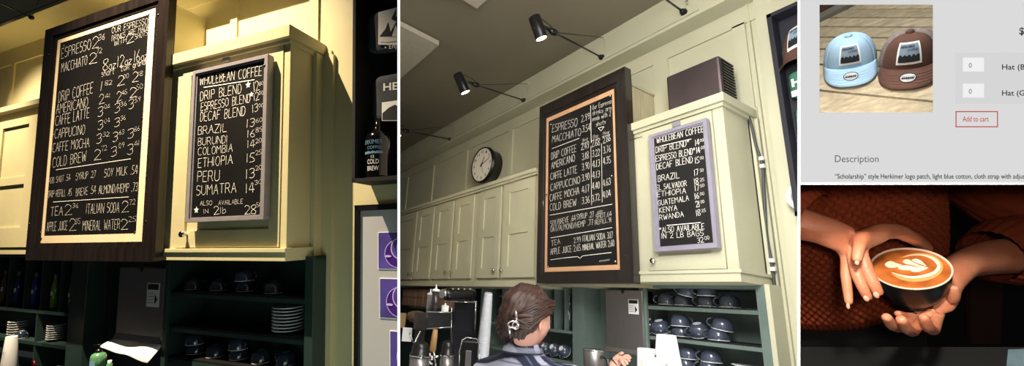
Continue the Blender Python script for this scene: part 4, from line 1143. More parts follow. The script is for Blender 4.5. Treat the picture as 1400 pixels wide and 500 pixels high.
# shelves below right cabinet ---------------------------------------------
Yc = 1.085 * D
zu = .090 * D - .01; ysf = Yc + .006; ybk = Yc + .24
sx0, sx1 = X(876, 430, 1.085), X(1051, 430, 1.085)
zsh = [B.p(962, 421, Y=1.085).z, B.p(964, 467, Y=1.085).z, B.p(962, 514, Y=1.085).z]
shelf_unit(B, 'cup_shelf', 'grey-green shelves with slate blue cups under the bean board with RWANDA', sx0, sx1, ysf, ybk, zu - .8, zu, [(sx0, X(886, 430, 1.085)), (X(1038, 430, 1.085), sx1)], zsh, greenB, liner=True)
q = MB(); xx = sx1; q.box((xx, ysf - .016, zu - .8), (xx + .02, ysf + .1, zu)); struct(q.build('trim_shelf_edge', paintB))
lx1 = X(800, 440, 1.085); lx0 = X(655, 440, 1.085)
zl = [B.p(768, 451, Y=1.085).z, B.p(768, 492, Y=1.085).z]
dv = [(X(px, 420, 1.085), zl[0], zu - .005) for px in (685, 703, 722, 741, 757, 771)]
shelf_unit(B, 'bottle_shelf', 'grey-green narrow cubbies behind the woman, a jar and cups in them', lx0, lx1, ysf, ybk, zu - .8, zu, [(X(784, 440, 1.085), lx1)], zl, greenB, dividers=dv)
mb = MB(); mb.box((lx1, Yc + .16, zu - .8), (sx0, Yc + .19, zu + .02)); mb.box((lx1, Yc + .15, zu - .8), (lx1 + .06, Yc + .165, zu)); struct(mb.build('wall_green_recess', greenB))
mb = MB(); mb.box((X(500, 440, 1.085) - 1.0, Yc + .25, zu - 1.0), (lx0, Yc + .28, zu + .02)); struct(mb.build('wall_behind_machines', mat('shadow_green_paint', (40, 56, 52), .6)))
pp = B.p(819, 430, Y=(Yc + .16) / D); switch(B, pp, Yc + .15, 'small wall switch on grey-green paint left of the brushed steel dispenser')
_, (x0, x1, z0, z1) = dispenser(B, (827, 397), (877, 396), (830, 483), (882, 486), Yc - .02, 'brushed steel towel dispenser between the menu board and the cup shelves')

# cups of room B
cB = None
rowsB = [(915, 0, 0, -2.6, 'first cup at the left end of the upper shelf, under the lavender board'), (936, 0, 0, -2.6, 'lower cup of the leaning pair on the upper shelf'), (943, 0, 1, -2.7, 'upper cup of the leaning pair on the upper shelf'),
         (969, 0, 0, -2.6, 'lower cup of the straight two-cup stack on the upper shelf'), (971, 0, 1, -2.6, 'upper cup of the straight two-cup stack on the upper shelf'), (999, 0, 0, -2.6, 'single cup at the right end of the upper shelf'),
         (908, 1, 0, -2.6, 'tilted cup showing its white foot, left end of the middle shelf'), (933, 1, 0, -2.6, 'lower cup of the stack between the two white-footed cups'), (934, 1, 1, 0, 'upper cup of the stack between the two white-footed cups'),
         (959, 1, 0, -2.4, 'blue-striped tilted cup with white foot on the middle shelf'), (985, 1, 0, -2.7, 'lower cup of the rightmost stack on the middle shelf'), (989, 1, 1, -2.7, 'upper cup of the rightmost stack on the middle shelf, handle left'),
         (941, 2, 0, -2.6, 'cup partly hidden by the tall paper cup on the lowest shelf'), (944, 2, 1, -2.6, 'blue-striped cup behind the tall paper cup'), (973, 2, 0, -2.6, 'lower cup of the stack left of the plates'), (975, 2, 1, -2.6, 'upper cup of the stack left of the plates')]
for i, (px, sh, lv, a, lb) in enumerate(rowsB):
    q = B.p(px, [416, 456, 500][sh], Y=1.135); l = Vector((q.x, Yc + .085 + (i % 2) * .01, zsh[sh] + .010 + lv * .052))
    tilt = Matrix.Identity(4)
    if px in (908, 959): tilt = RX(.42); l.z += .018; l.y -= .0
    elif px == 943: tilt = RY(.25)
    elif px == 989: tilt = RY(.18)
    a = a + .0
    if cB is None: cB = cup_proto(B, cupB, lb, l, 'slate blue cups on the right shelves'); set_rot(cB, B, tilt @ RZ(a), 0.95)
    else: dup(cB, l, lb, tilt @ RZ(a), B, scale=0.95)
# cups on their sides in the narrow cubbies
for i, (px, py, lb) in enumerate(((751, 478, 'cup lying on its side beside the woman, left of three'), (764, 476, 'middle one of three cups lying beside the woman'), (777, 477, 'right one of three cups lying beside the woman'))):
    q = B.p(px, py, Y=1.12); dup(cB, (q.x, Yc + .05, zl[1] + .05), lb, RX(1.1) @ RZ(-PI / 2), B, scale=.80, group='cups lying in the narrow cubby')
q = B.p(1026, 500, Y=1.135)
plate_stack(B, 5, (q.x, Yc + .10, zsh[2] + .009), .075, .012, 'at the right end of the lowest shelf', 'plates on the lowest right shelf')
# jar
q = B.p(779, 446, Y=1.115); t = thing('glass_jar', 'glass jar with a steel lid in the cubby right of the woman', 'jar', (q.x, Yc + .06, zl[0]))
h = B.p(779, 403, Y=1.115).z - zl[0]
mb = MB(); mb.lathe([(.0001, 0), (.022, .001), (.023, h * .7), (.018, h * .85), (.014, h * .9)], (q.x, Yc + .06, zl[0]), seg=18); mb.build('jar_body', mat('smoky_glass', (60, 66, 70), .1, coat=.7), t)
mb = MB(); mb.lathe([(.02, h * .86), (.021, h), (.0001, h)], (q.x, Yc + .06, zl[0]), seg=18); mb.build('lid', chrome, t)
mb = MB(); mb.box((q.x - .014, Yc + .034, zl[0] + h * .42), (q.x + .014, Yc + .037, zl[0] + h * .55)); mb.build('jar_label', paper, t)

Yc = D
# things on the counter in front --------------------------------------------
def at(px, py, z): return B.c(px, py, z)
def pxm(z): return z / F
# counter (just under the picture's edge)
zcnt = at(700, 560, 2.5).z
def cone(name, label, cat, px, y0, y1, r0, r1, z, m, group=None, base=True, part='cup_wall', extra=None):
    """upright tapering body: base pixel row y0, top row y1, radii in pixels"""
    b = at(px, y0, z); tp = at(px, y1, z); h = (at(px, y1, z).z - b.z) * 1.02; k = pxm(z)
    t = thing(name, label, cat, tuple(b), group); q = MB()
    R0, R1_ = r0 * k, r1 * k
    q.lathe([(.0001, 0), (R0, 0), (R0 * 1.03, .003), (R0 + (R1_ - R0) * .5, h * .5), (R1_, h - .002), (R1_ * .93, h), (R1_ * .88, h - .004), (.0001, h - .004)], b, seg=28); q.build(part, m, t)
    return t, b, h, R0, R1_
t, b, h, R0, R1_ = cone('paper_cup', 'tall upturned white paper cup with mountain print before the cup shelves', 'paper cup', 914, 512, 459, 19, 12.5, 1.5, paper)
q = MB(); vs = []
for i in range(15):
    a = -1.1 + i * .13; rr = R0 + (R1_ - R0) * .42; z0_ = h * .42 - .003 * i * .6
    vs += [(b.x + rr * 1.02 * math.sin(a), b.y - rr * 1.02 * math.cos(a), b.z + z0_), (b.x + rr * 1.0 * math.sin(a), b.y - rr * 1.0 * math.cos(a), b.z + z0_ + .006 + .010 * abs(math.sin(i * 1.1)))]
q.add(vs, [(2 * i, 2 * i + 2, 2 * i + 3, 2 * i + 1) for i in range(14)])
g = MB(); text_mesh(g, 'HERK', (0, 0, 0), Vector((1, 0, 0)), Vector((0, 1, 0)), width=1, height=.7)
q.add([(b.x + R0 * 1.0 * math.sin(-.5 + v.x * 1.2), b.y - R0 * 1.0 * math.cos(-.5 + v.x * 1.2), b.z + h * .22 + v.y * .016) for v in g.v], g.f)
q.build('mountain_print', mat('grey_print', (92, 96, 110), .7), t)
cone('paper_cup', 'short white paper cup stack right of the steel dispenser, behind the cream one', 'paper cup', 887, 520, 478, 15, 13, 1.55, paper)
cone('paper_cup', 'cream paper cup in front of the short white stack', 'paper cup', 893, 530, 491, 16, 14, 1.42, mat('cream_paper', (226, 218, 196), .8))
t, b, h, R0, R1_ = cone('milk_pitcher', 'steel milk pitcher below the dispenser beside the woman', 'pitcher', 812, 530, 480, 12, 14, 1.75, steel, part='pitcher_body')
q = MB(); q.lathe([(R1_ * 1.0, h - .004), (R1_ * 1.06, h), (R1_ * 1.0, h + .002)], b, seg=28); q.build('rim', chrome, t)
q = MB(); q.tube([b + Vector((R1_, 0, h * .85)), b + Vector((R1_ + .03, 0, h * .8)), b + Vector((R1_ + .032, 0, h * .3)), b + Vector((R1_, 0, h * .2))], .006, 8); q.build('handle', black, t)
# white stacked plastic cups
b = at(660, 489, 2.5); k = pxm(2.5)
t = thing('plastic_cup_stack', 'tall leaning stack of translucent white cups behind the woman', 'cup stack', tuple(b))
q = MB(); a0 = at(659.5, 487, 2.5); a1 = at(668, 400, 2.5); ax = a1 - a0; L_ = ax.length
prof = [(.0001, 0), (.030, 0)]
for i in range(26): f_ = i / 26; r_ = (.036 - .013 * f_ ** 1.6); prof += [(r_ * 1.0, L_ * f_), (r_ * 1.03, L_ * (f_ + .012)), (r_ * .985, L_ * (f_ + .02))]
prof += [(.020, L_), (.0001, L_)]
q.lathe(prof, a0, ax, seg=24); q.build('nested_cups', mat('milky_plastic', (205, 208, 214), .35, var=.08, scale=20), t)
# packages on the shelf at left
kraft = mat('kraft_carton', (128, 98, 78), .8, var=.12, scale=12)
q = MB()
zsh2 = at(560, 421, 3.4)
mb = MB(); s0 = at(548, 424, 4.05); s1 = at(615, 421, 3.6)
mb.box((s0.x - .4, Yc + .02, at(575, 420, 3.9).z - .02), (X(612, 420, 1), Yc + .25, at(575, 420, 3.9).z)); tag(mb.build('wall_shelf', mat('dark_shelf_board', (40, 42, 40), .6)), 'dark shelf board carrying brown cartons at the left edge', 'shelf')
zsf = at(575, 420, 3.9).z; 
for i, px in enumerate((551, 560, 570, 580, 590, 600)):
    for lv in (0, 1):
        x_ = X(px, 410, 1.01); w_ = (X(px + 5, 410, 1.01) - X(px - 4, 410, 1.01)) / 2
        m_ = MB(); h_ = .085; m_.box((x_ - w_, Yc + .05, zsf + lv * (h_ + .003)), (x_ + w_, Yc + .18, zsf + lv * (h_ + .003) + h_)); o_ = m_.build('brown_carton', kraft, bevel=.006)
        ordn = ['far left', 'second', 'third', 'fourth', 'fifth', 'last'][i]
        tag(o_, '%s kraft carton in the %s row on the shelf at the left edge' % (ordn, 'upper' if lv else 'lower'), 'carton', 'kraft cartons on the left shelf')
# second lower clutter: bread-like wrapped pack
a = at(570, 433, 3.2); q = MB(); q.ball(a, .12, .06, .045, kraft, 20); q.ball(a + Vector((.12, 0, -.01)), .09, .05, .035, kraft, 16)
for v in q.v: v += Vector((noise.noise(v * 22), noise.noise(v * 23 + Vector((5, 0, 0))), noise.noise(v * 21))) * .014
tag(q.build('paper_bag', kraft), 'crumpled brown paper bag lying below the cartons', 'bag')
# big black machine with steel panels
def boxat(mb, px0, py0, px1, py1, z, dep, m=None):
    a = at((px0 + px1) / 2, (py0 + py1) / 2, z); w = abs(px1 - px0) / 2 * pxm(z); h = abs(py1 - py0) / 2 * pxm(z)
    v = Vector(B.R.T @ np.array([1., 0, 0])); v.z = 0; v.normalize(); u = Vector((0, 0, 1)); f_ = u.cross(v)
    mb.obox(a + f_ * dep / 2, v * w, f_ * dep / 2, u * h, m); return a, v, f_, u
t = thing('espresso_machine', 'tall black machine with glossy side panel left of the white cup stack', 'coffee machine', tuple(at(635, 520, 2.6)))
q = MB(); a, v, f_, u = boxat(q, 618, 412, 650, 520, 2.6, .3); q.build('housing', mat('glossy_black_panel', (26, 26, 30), .2, coat=.5), t, bevel=.006)
q = MB(); q.tube([at(617.5, 412, 2.58), at(617, 470, 2.58)], .004, 8); q.tube([at(617.5, 412, 2.58), at(650, 413, 2.58)], .004, 8); q.tube([at(650.5, 413, 2.58), at(649, 460, 2.58)], .003, 8); q.build('chrome_edging', chrome, t)
t = thing('black_canister', 'black cylinder lying on top of the tall black machine', 'canister', tuple(at(630, 411, 2.55)))
q = MB(); q.tube([at(606, 402, 2.5), at(612, 402, 2.52), at(640, 402, 2.6), at(648, 402, 2.62)], [.028, .036, .036, .03], 20); q.build('canister_body', black, t)
q = MB(); q.tube([at(604.5, 401, 2.49), at(607.5, 401.5, 2.5)], [.026, .028], 20); q.build('steel_end_cap', chrome, t)
q = MB()
for px in (618, 626, 634, 642): q.tube([at(px, 395, 2.52), at(px + 2, 395, 2.53)], .006, 8)
q.build('ridges', chrome, t)
# steel tray / hood
t = thing('steel_tray', 'dark steel tray holding squeeze bottles left of the tall black machine', 'tray', tuple(at(600, 450, 2.3)))
q = MB(); a, v, f_, u = boxat(q, 584, 426, 617, 449, 2.3, .16); q.build('tray_body', mat('dark_steel', (62, 62, 66), .25, metal=.8), t, bevel=.004)
q = MB(); q.tube([at(583, 449, 2.29), at(617, 447, 2.29)], .004, 8); q.tube([at(583.5, 426, 2.29), at(617, 427, 2.29)], .003, 8); q.build('bright_rim', chrome, t)
def squeeze(px, y0, y1, r, z, m, label):
    b = at(px, y0, z); h = at(px, y1, z).z - b.z; k = pxm(z) * r; t = thing('squeeze_bottle', label, 'bottle', tuple(b), 'squeeze bottles in the steel tray')
    q = MB(); q.lathe([(.0001, 0), (k, 0), (k, h * .80), (.0001, h * .80)], b, seg=20); q.build('bottle_body', m, t)
    q = MB(); q.lathe([(k * 1.04, h * .78), (k * 1.04, h * .84), (k * .3, h * .87), (k * .15, h), (.0001, h)], b, seg=20); q.build('nozzle_cap', paper, t)
squeeze(593.5, 432, 388, 5.2, 2.33, mat('dark_syrup', (48, 40, 46), .25, coat=.3), 'tall dark squeeze bottle with white cap in the steel tray')
squeeze(586, 434, 394, 4.2, 2.40, mat('grey_plastic', (130, 125, 125), .4), 'grey squeeze bottle behind the tall dark one')
squeeze(607.5, 436, 414, 5, 2.33, paper, 'short white squeeze bottle tip sticking out of the tray')
# wooden tamper / portafilter handle
q = MB(); q.tube([at(595.5, 450, 2.2), at(594, 460, 2.19), at(591.5, 478, 2.18), at(591, 480, 2.18)], [.012, .015, .017, .012], 16)
tag(q.build('tap_stick', mat('beech_wood', (196, 150, 96), .5, var=.15, scale=10)), 'pale wooden stick under the steel tray', 'stick')
# grinders: domes
def dome(px, yt, r, z, label, y1=520):
    b = at(px, y1, z); h = at(px, yt, z).z - b.z; k = pxm(z) * r; t = thing('coffee_grinder', label, 'grinder', tuple(b), 'black-domed grinders at the counter')
    q = MB(); q.lathe([(k * 1.15, h * .60), (k * 1.15, h * .68), (k * 1.0, h * .70), (k * .98, h * .84), (k * .8, h * .95), (k * .4, h), (.0001, h)], b, seg=28); q.build('dome', black, t)
    q = MB(); q.lathe([(.0001, 0), (k * 1.1, 0), (k * 1.12, h * .6), (.0001, h * .6)], b, seg=28); q.build('steel_drum', steel, t)
    q = MB(); q.lathe([(k * 1.17, h * .60), (k * 1.19, h * .62), (k * 1.17, h * .64)], b, seg=28); q.build('chrome_ring', chrome, t)
dome(571, 467, 12, 2.0, 'wide black-domed grinder at the bottom left of the counter')
dome(609, 466, 8.5, 2.05, 'narrow black-domed grinder right of the wooden handle')
# chrome wire stand + clutter
t = thing('wire_rack', 'black rack with a bent chrome wire frame before the tall machine', 'rack', tuple(at(640, 515, 2.1)))
q = MB(); q.tube([at(628, 515, 2.1), at(628, 480, 2.1), at(632, 464, 2.1), at(638, 461, 2.1), at(652, 463, 2.1), at(655, 470, 2.1), at(655, 515, 2.1)], .003, 8); q.build('chrome_wire', chrome, t)
q = MB(); boxat(q, 630, 468, 653, 515, 2.12, .12); q.build('rack_body', black, t, bevel=.004)
q = MB(); boxat(q, 636, 480, 644, 508, 2.09, .02); q.build('steel_plate', steel, t, bevel=.002)
t = thing('steel_tap', 'cluster of chrome tap levers between the two domed grinders', 'tap', tuple(at(590, 515, 2.1)))
q = MB()
for (xa, ya, xb, yb_) in ((588, 482, 586, 515), (593, 480, 598, 512), (580, 490, 592, 498), (586, 488, 600, 487), (583, 503, 596, 505)): q.tube([at(xa, ya, 2.1), at(xb, yb_, 2.08)], .006, 8)
q.ball(at(590, 489, 2.09), .014, m=chrome); q.ball(at(584, 498, 2.09), .016, m=chrome); q.build('levers', chrome, t)
# notes
q = MB(); boxat(q, 550, 448, 563, 466, 2.6, .004); tag(q.build('paper_note', paper), 'white paper note hanging at the left edge above the wide grinder', 'note')
q = MB(); boxat(q, 545, 428, 554, 447, 2.8, .05); tag(q.build('tan_packet', mat('tan_packet_paper', (160, 130, 80), .7)), 'tan packet at the left edge beside the white note', 'packet')
q = MB(); boxat(q, 566, 428, 584, 450, 2.55, .12); tag(q.build('dark_canister_box', mat('dark_brown_tin', (52, 44, 42), .5)), 'dark brown box standing between the white note and the steel tray', 'box')
q = MB(); boxat(q, 566, 450, 580, 475, 2.6, .08); mfr = tag(q.build('bean_hopper', mat('dark_tin', (34, 32, 34), .4)), 'dark metal hopper above the wide black-domed grinder', 'hopper'); q = MB(); q.tube([at(560, 455, 2.5), at(566, 470, 2.5), at(575, 452, 2.5)], .005, 8); q.build('bent_bar', chrome, mfr)

# the woman -----------------------------------------------------------------
zp = 1.68
hc = at(722, 437, zp)                                        # head centre
camx = Vector(B.R.T @ np.array([1., 0, 0])); camx.z = 0; camx.normalize()
camy = Vector(B.R.T @ np.array([0, 0, 1.])); camy.z = 0; camy.normalize()
fwd = (camx * .78 + camy * .62).normalized(); up = Vector((0, 0, 1)); sid = fwd.cross(up).normalized()   # her right side, towards the camera
fwd_t = (fwd + up * -.30).normalized(); upt = sid.cross(fwd_t).normalized()
skinm = mat('fair_skin', (214, 160, 140), .5, var=.06, scale=8)
shirt = bpy.data.materials.new('plaid_flannel'); shirt.use_nodes = True
def plaid(m):
    nt = m.node_tree; b = nt.nodes['Principled BSDF']; b.inputs['Roughness'].default_value = .85
    tc = nt.nodes.new('ShaderNodeTexCoord'); mp = nt.nodes.new('ShaderNodeMapping'); nt.links.new(tc.outputs['Object'], mp.inputs['Vector'])
    ang = math.atan2(fwd.y, fwd.x); mp.inputs['Rotation'].default_value = (0, 0, -ang)
    sp = nt.nodes.new('ShaderNodeSeparateXYZ'); nt.links.new(mp.outputs[0], sp.inputs[0])
    def band(sock, per, w, off=0.):
        a = nt.nodes.new('ShaderNodeMath'); a.operation = 'ADD'; a.inputs[1].default_value = off; nt.links.new(sock, a.inputs[0])
        d = nt.nodes.new('ShaderNodeMath'); d.operation = 'PINGPONG'; d.inputs[1].default_value = per / 2; nt.links.new(a.outputs[0], d.inputs[0])
        r = nt.nodes.new('ShaderNodeMapRange'); r.interpolation_type = 'SMOOTHSTEP'; r.inputs[1].default_value = w + .003; r.inputs[2].default_value = w - .003; nt.links.new(d.outputs[0], r.inputs[0]); return r.outputs[0]
    v = band(sp.outputs[0], .085, .014); h = band(sp.outputs[2], .085, .013); v2 = band(sp.outputs[0], .085, .003, .042); h2 = band(sp.outputs[2], .085, .003, .042)
    def mix(fac, a, bcol, amt):
        x = nt.nodes.new('ShaderNodeMix'); x.data_type = 'RGBA'
        f = nt.nodes.new('ShaderNodeMath'); f.operation = 'MULTIPLY'; f.inputs[1].default_value = amt; nt.links.new(fac, f.inputs[0]); nt.links.new(f.outputs[0], x.inputs[0])
        if a is None: x.inputs[6].default_value = lin((24, 30, 58))
        else: nt.links.new(a, x.inputs[6])
        x.inputs[7].default_value = lin(bcol); return x.outputs[2]
    c = mix(v, None, (190, 194, 212), .62); c = mix(h, c, (185, 190, 208), .45); c = mix(v2, c, (120, 130, 160), .5); c = mix(h2, c, (22, 26, 48), .6)
    nt.links.new(c, b.inputs['Base Color'])
plaid(shirt)
hair_m = mat('chestnut_hair', (66, 37, 27), .6, var=.45, scale=14, stretch=(1, 1, 4))
def W(f, s_, u): return hc + fwd_t * f + sid * s_ + upt * u
t = thing('person', 'woman with chestnut hair in a claw clip and a navy plaid shirt, facing right', 'person', (hc.x - .05, hc.y, 0 - 1.6))
neck = at(715, 472, zp + .0)
# skeleton
sh_c = neck + Vector((0, 0, -.075)) - fwd * .02
pel = sh_c + Vector((0, 0, -.52)) - fwd * .02
hand_p = at(849, 489, 1.83)
rs = sh_c + sid * .165 - Vector((0, 0, .03)); ls = sh_c - sid * .165 - Vector((0, 0, .03))
rs += fwd * .10 + Vector((0, 0, .015))
wr = hand_p + (at(838, 498, 1.83) - hand_p) * 1.0
elb = (rs + wr) / 2 + Vector((0, 0, -.17)) + sid * .03
le = ls + fwd * .10 + Vector((0, 0, -.27)); lw = le + fwd * .22 + Vector((0, 0, .04))
fl = -1.6
N = [(pel, .11), (pel + Vector((0, 0, .2)), .09), (sh_c + Vector((0, 0, -.14)), .09), (sh_c + Vector((0, 0, -.02)), .045), (neck, .047), (W(-.015, 0, -.06), .052), (W(0, 0, -.01), .07),
     (rs, .04), (elb, .038), (wr, .025), (ls, .04), (le, .038), (lw, .025)]
E_ = [(0, 1), (1, 2), (2, 3), (3, 4), (4, 5), (5, 6), (3, 7), (7, 8), (8, 9), (3, 10), (10, 11), (11, 12)]
for sgn in (1, -1):
    hip = pel + sid * .09 * sgn + Vector((0, 0, -.05)); kne = hip + Vector((0, 0, -.42)) + fwd * .02; ank = Vector((hip.x, hip.y, fl + .08)); toe = Vector((hip.x, hip.y, fl + .035)) + fwd * .14
    i0 = len(N); N += [(hip, .085), (kne, .055), (ank, .038), (toe, .032)]; E_ += [(0, i0), (i0, i0 + 1), (i0 + 1, i0 + 2), (i0 + 2, i0 + 3)]
def add_hand(N, E_, wi, palm, tips, r=.0085):
    """palm joint then finger chains: tips = list of point lists, last one the thumb"""
    pi_ = len(N); N.append((palm, (.026, .014))); E_.append((wi, pi_))
    for ch in tips:
        prev = pi_
        for k, q in enumerate(ch): N.append((q, r * (1 - .10 * k))); E_.append((prev, len(N) - 1)); prev = len(N) - 1
zz = 1.83
add_hand(N, E_, 9, at(848, 490, zz), [[at(853, 486.5, zz), at(859, 486, zz - .01), at(862.5, 490, zz - .01)], [at(852, 489, zz - .02), at(858, 489.5, zz - .03), at(861, 494, zz - .03)],
                                   [at(851, 492, zz - .03), at(856, 493.5, zz - .04), at(858, 498, zz - .04)], [at(849, 494, zz - .04), at(853, 497, zz - .05), at(855, 501, zz - .05)], [at(846, 484.5, zz - .0), at(849, 482.5, zz - .01), at(853, 482.3, zz - .01)]])
lp = lw + fwd * .06
add_hand(N, E_, 12, lp, [[lp + fwd * .04 + sid * d_ , lp + fwd * .075 + sid * d_ * 1.1 + Vector((0, 0, -.01)), lp + fwd * .09 + sid * d_ * 1.1 + Vector((0, 0, -.03))] for d_ in (-.028, -.010, .010, .027)] + [[lp + sid * .035 + Vector((0, 0, -.01)), lp + sid * .045 + fwd * .03 + Vector((0, 0, -.02))]])
vs, fs = skin(N, E_, 2)
body = MB(); body.add(vs, fs, skinm, True)
# head with a face
def head_pts(Wf, sc_=1.):
    vs = []; nu, nv = 48, 36
    for i in range(nv + 1):
        th = PI * i / nv
        for j in range(nu):
            ph = 2 * PI * j / nu; x = math.cos(ph) * math.sin(th); y = math.sin(ph) * math.sin(th); z = math.cos(th)      # x forward
            f = x * .094; s_ = y * .073; u = z * .115
            if z < 0: s_ *= 1 - .28 * (-z) ** 1.3; f *= 1 - .10 * (-z)
            if x > 0:
                g = lambda a, b, c, d: math.exp(-((y - a) / b) ** 2 - ((z - c) / d) ** 2)
                f += .024 * g(0, .13, -.20, .14) + .014 * g(0, .11, -.06, .16) + .010 * g(0, .3, -.80, .16) + .008 * g(0, .26, -.47, .06) + .007 * g(0, .26, -.58, .05) - .004 * g(0, .3, -.525, .03)
                f += .006 * g(0, .6, .14, .1) - .010 * g(.38, .15, .02, .10) - .010 * g(-.38, .15, .02, .10)
                s_ *= 1 + .06 * g(.6, .3, -.15, .2) + .06 * g(-.6, .3, -.15, .2)
            if z < -.6 and x < .2: f += .02 * (-z - .6)
            vs.append(Wf(f, s_, u))
    fs = [(i * nu + j, (i + 1) * nu + j, (i + 1) * nu + (j + 1) % nu, i * nu + (j + 1) % nu) for i in range(nv) for j in range(nu)]
    return vs, fs
hv, hf = head_pts(W); body.add(hv, hf, skinm, True)
for sg in (1, -1):                                          # ears
    for k in range(3):
        pts = [W(-.004 - .017 * math.sin(a) * (1 - .25 * k), sg * (.074 + .006 * math.sin(a) - .003 * k), -.005 + .030 * math.cos(a) * (1 - .25 * k)) for a in [x * PI / 8 for x in range(-1, 10)]]
        body.tube(pts, .0055, 8, skinm)
ob = body.build('body', skinm, t)
for sg in (1, -1):
    q = MB(); q.ball(W(.078, sg * .030, .002), .0125, m=paper, seg=14); q.ball(W(.086, sg * .0315, .001), .0058, m=mat('brown_iris', (60, 38, 24), .2), seg=10); q.build('eye', paper, t)
    q = MB(); q.tube([W(.086, sg * .014, .022), W(.090, sg * .030, .028), W(.080, sg * .046, .022)], [.0025, .003, .0015], 6); q.build('eyebrow', hair_m, t)
q = MB(); q.tube([W(.092, -.02, -.058), W(.1, -.008, -.0555), W(.1015, 0, -.057), W(.1, .008, -.0555), W(.092, .02, -.058)], [.001, .0032, .0035, .0032, .001], 8); q.tube([W(.092, -.02, -.0585), W(.099, 0, -.064), W(.092, .02, -.0585)], [.001, .0045, .001], 8); q.build('lips', mat('rose_lips', (178, 98, 92), .4), t)
# hair: shell plus locks
hq = MB(); nu, nv = 72, 40; vs = []
for i in range(nv + 1):
    th = PI * i / nv * .80
    for j in range(nu):
        ph = 2 * PI * j / nu; x = math.cos(ph) * math.sin(th); y = math.sin(ph) * math.sin(th); z = math.cos(th)
        cut = 1.0
        back = max(0, -x)
        rx = .104 + .022 * back - .014 * max(0, x); ry = .086; rz_ = .120
        lim = .50 - .30 * x if x > .25 else (.12 + (x - .0) * 1.2 if x > 0 else (.12 + x * 2.4 if x > -.35 else -.9))
        if z < lim:
            kk = min(1, math.sqrt(max(0, 1 - lim * lim)) / max(math.sin(th), .01)) if lim > 0 else 1
            z = lim; x *= kk; y *= kk
        st = .006 * math.sin(ph * 26 + z * 7) + .012 * noise.noise(Vector((x * 3, y * 3, z * 3)))
        vs.append(W(-.008 + x * (rx + st), y * (ry + st), .010 + z * (rz_ + st)))
hq.add(vs, [(i * nu + j, (i + 1) * nu + j, (i + 1) * nu + (j + 1) % nu, i * nu + (j + 1) % nu) for i in range(nv) for j in range(nu)], hair_m, True)
random.seed(11)
def lock(pts, r0): hq.tube(pts, [r0 * .4, r0, r0, r0 * .8, r0 * .15][:len(pts)], 6, hair_m)
tw = lambda px, py, dz=0.: at(px, py, zp + dz)
for k in range(170):                                         # sweeps from the brow and crown back to the clip
    u = random.random(); a = random.uniform(-.2, 1.25)
    f0 = .080 * math.cos(a); s1_ = .074 * math.sin(a); s0 = W(f0, s1_, .122 * math.sqrt(max(.02, 1 - (f0 / .098) ** 2 - (s1_ / .088) ** 2)))
    m1_ = W(.0 + random.uniform(-.02, .02), .088 + random.uniform(-.006, .006), .085 - .05 * u)
    if k % 3 == 0: s0 = W(.055 - .02 * u, .068, .060 - .02 * u); m1_ = W(.0, .086, .06 - .03 * u)
    m2_ = W(-.075, .080 + random.uniform(-.008, .008), .055 - .11 * u)
    e_ = tw(701 + random.uniform(-7, 7), 440 + random.uniform(-8, 14), -.10)
    lock([s0, m1_, m2_, (m2_ + e_) / 2 + upt * .004, e_], random.uniform(.003, .006))
for k in range(130):                                         # the loose twist falling at the back
    u = random.random()
    s0 = tw(712 + random.uniform(-8, 6), 420 + u * 22, -.06); 
    b_ = tw(694 - 8 * u + random.uniform(-6, 6), 418 + u * 26, -.02)
    c_ = tw(682 + random.uniform(-4, 12), 432 + u * 22, .0 + random.uniform(-.03, .03)); e_ = tw(687 + 12 * u + random.uniform(-8, 14), 458 + random.uniform(-8, 12), random.uniform(-.05, .04))
    lock([s0, b_, (b_ + c_) / 2, c_, e_], random.uniform(.004, .008))
for k in range(60):                                          # hair at the nape and behind the ear
    s0 = W(-.045 + random.uniform(-.015, .015), .080, .0 + random.uniform(-.02, .02)); b_ = tw(717 + random.uniform(-10, 10), 450 + random.uniform(-4, 4), -.08); e_ = tw(703 + random.uniform(-8, 16), 466 + random.uniform(-5, 4), -.05)
    lock([s0, (s0 + b_) / 2, b_, (b_ + e_) / 2, e_], random.uniform(.003, .006))
for k in range(14):
    s0 = tw(705 + random.uniform(-15, 10), 412 + random.uniform(-3, 3), -.02); e_ = s0 + Vector((random.uniform(-.04, .02), 0, random.uniform(.0, .035)))
    hq.tube([s0, (s0 + e_) / 2 + Vector((0, 0, .006)), e_], [.0015, .001, .0004], 4, hair_m)
hr = hq.build('hair', hair_m, t)
q = MB()
q.tube([tw(705, 423, -.13), tw(706, 430, -.14), tw(706.5, 440, -.14)], [.003, .0045, .003], 8)
for cx_, cy_, rx_, ry_ in ((701, 443, 6.5, 4.5), (705, 444, 4, 5.5)):
    q.tube([tw(cx_ + rx_ * math.cos(a), cy_ + ry_ * math.sin(a), -.145) for a in [x * PI / 8 for x in range(17)]], .0028, 6)
q.tube([tw(696, 444, -.13), tw(697, 455, -.12), tw(697.5, 462, -.1)], [.004, .004, .003], 8); q.build('claw_clip', chrome, hr)
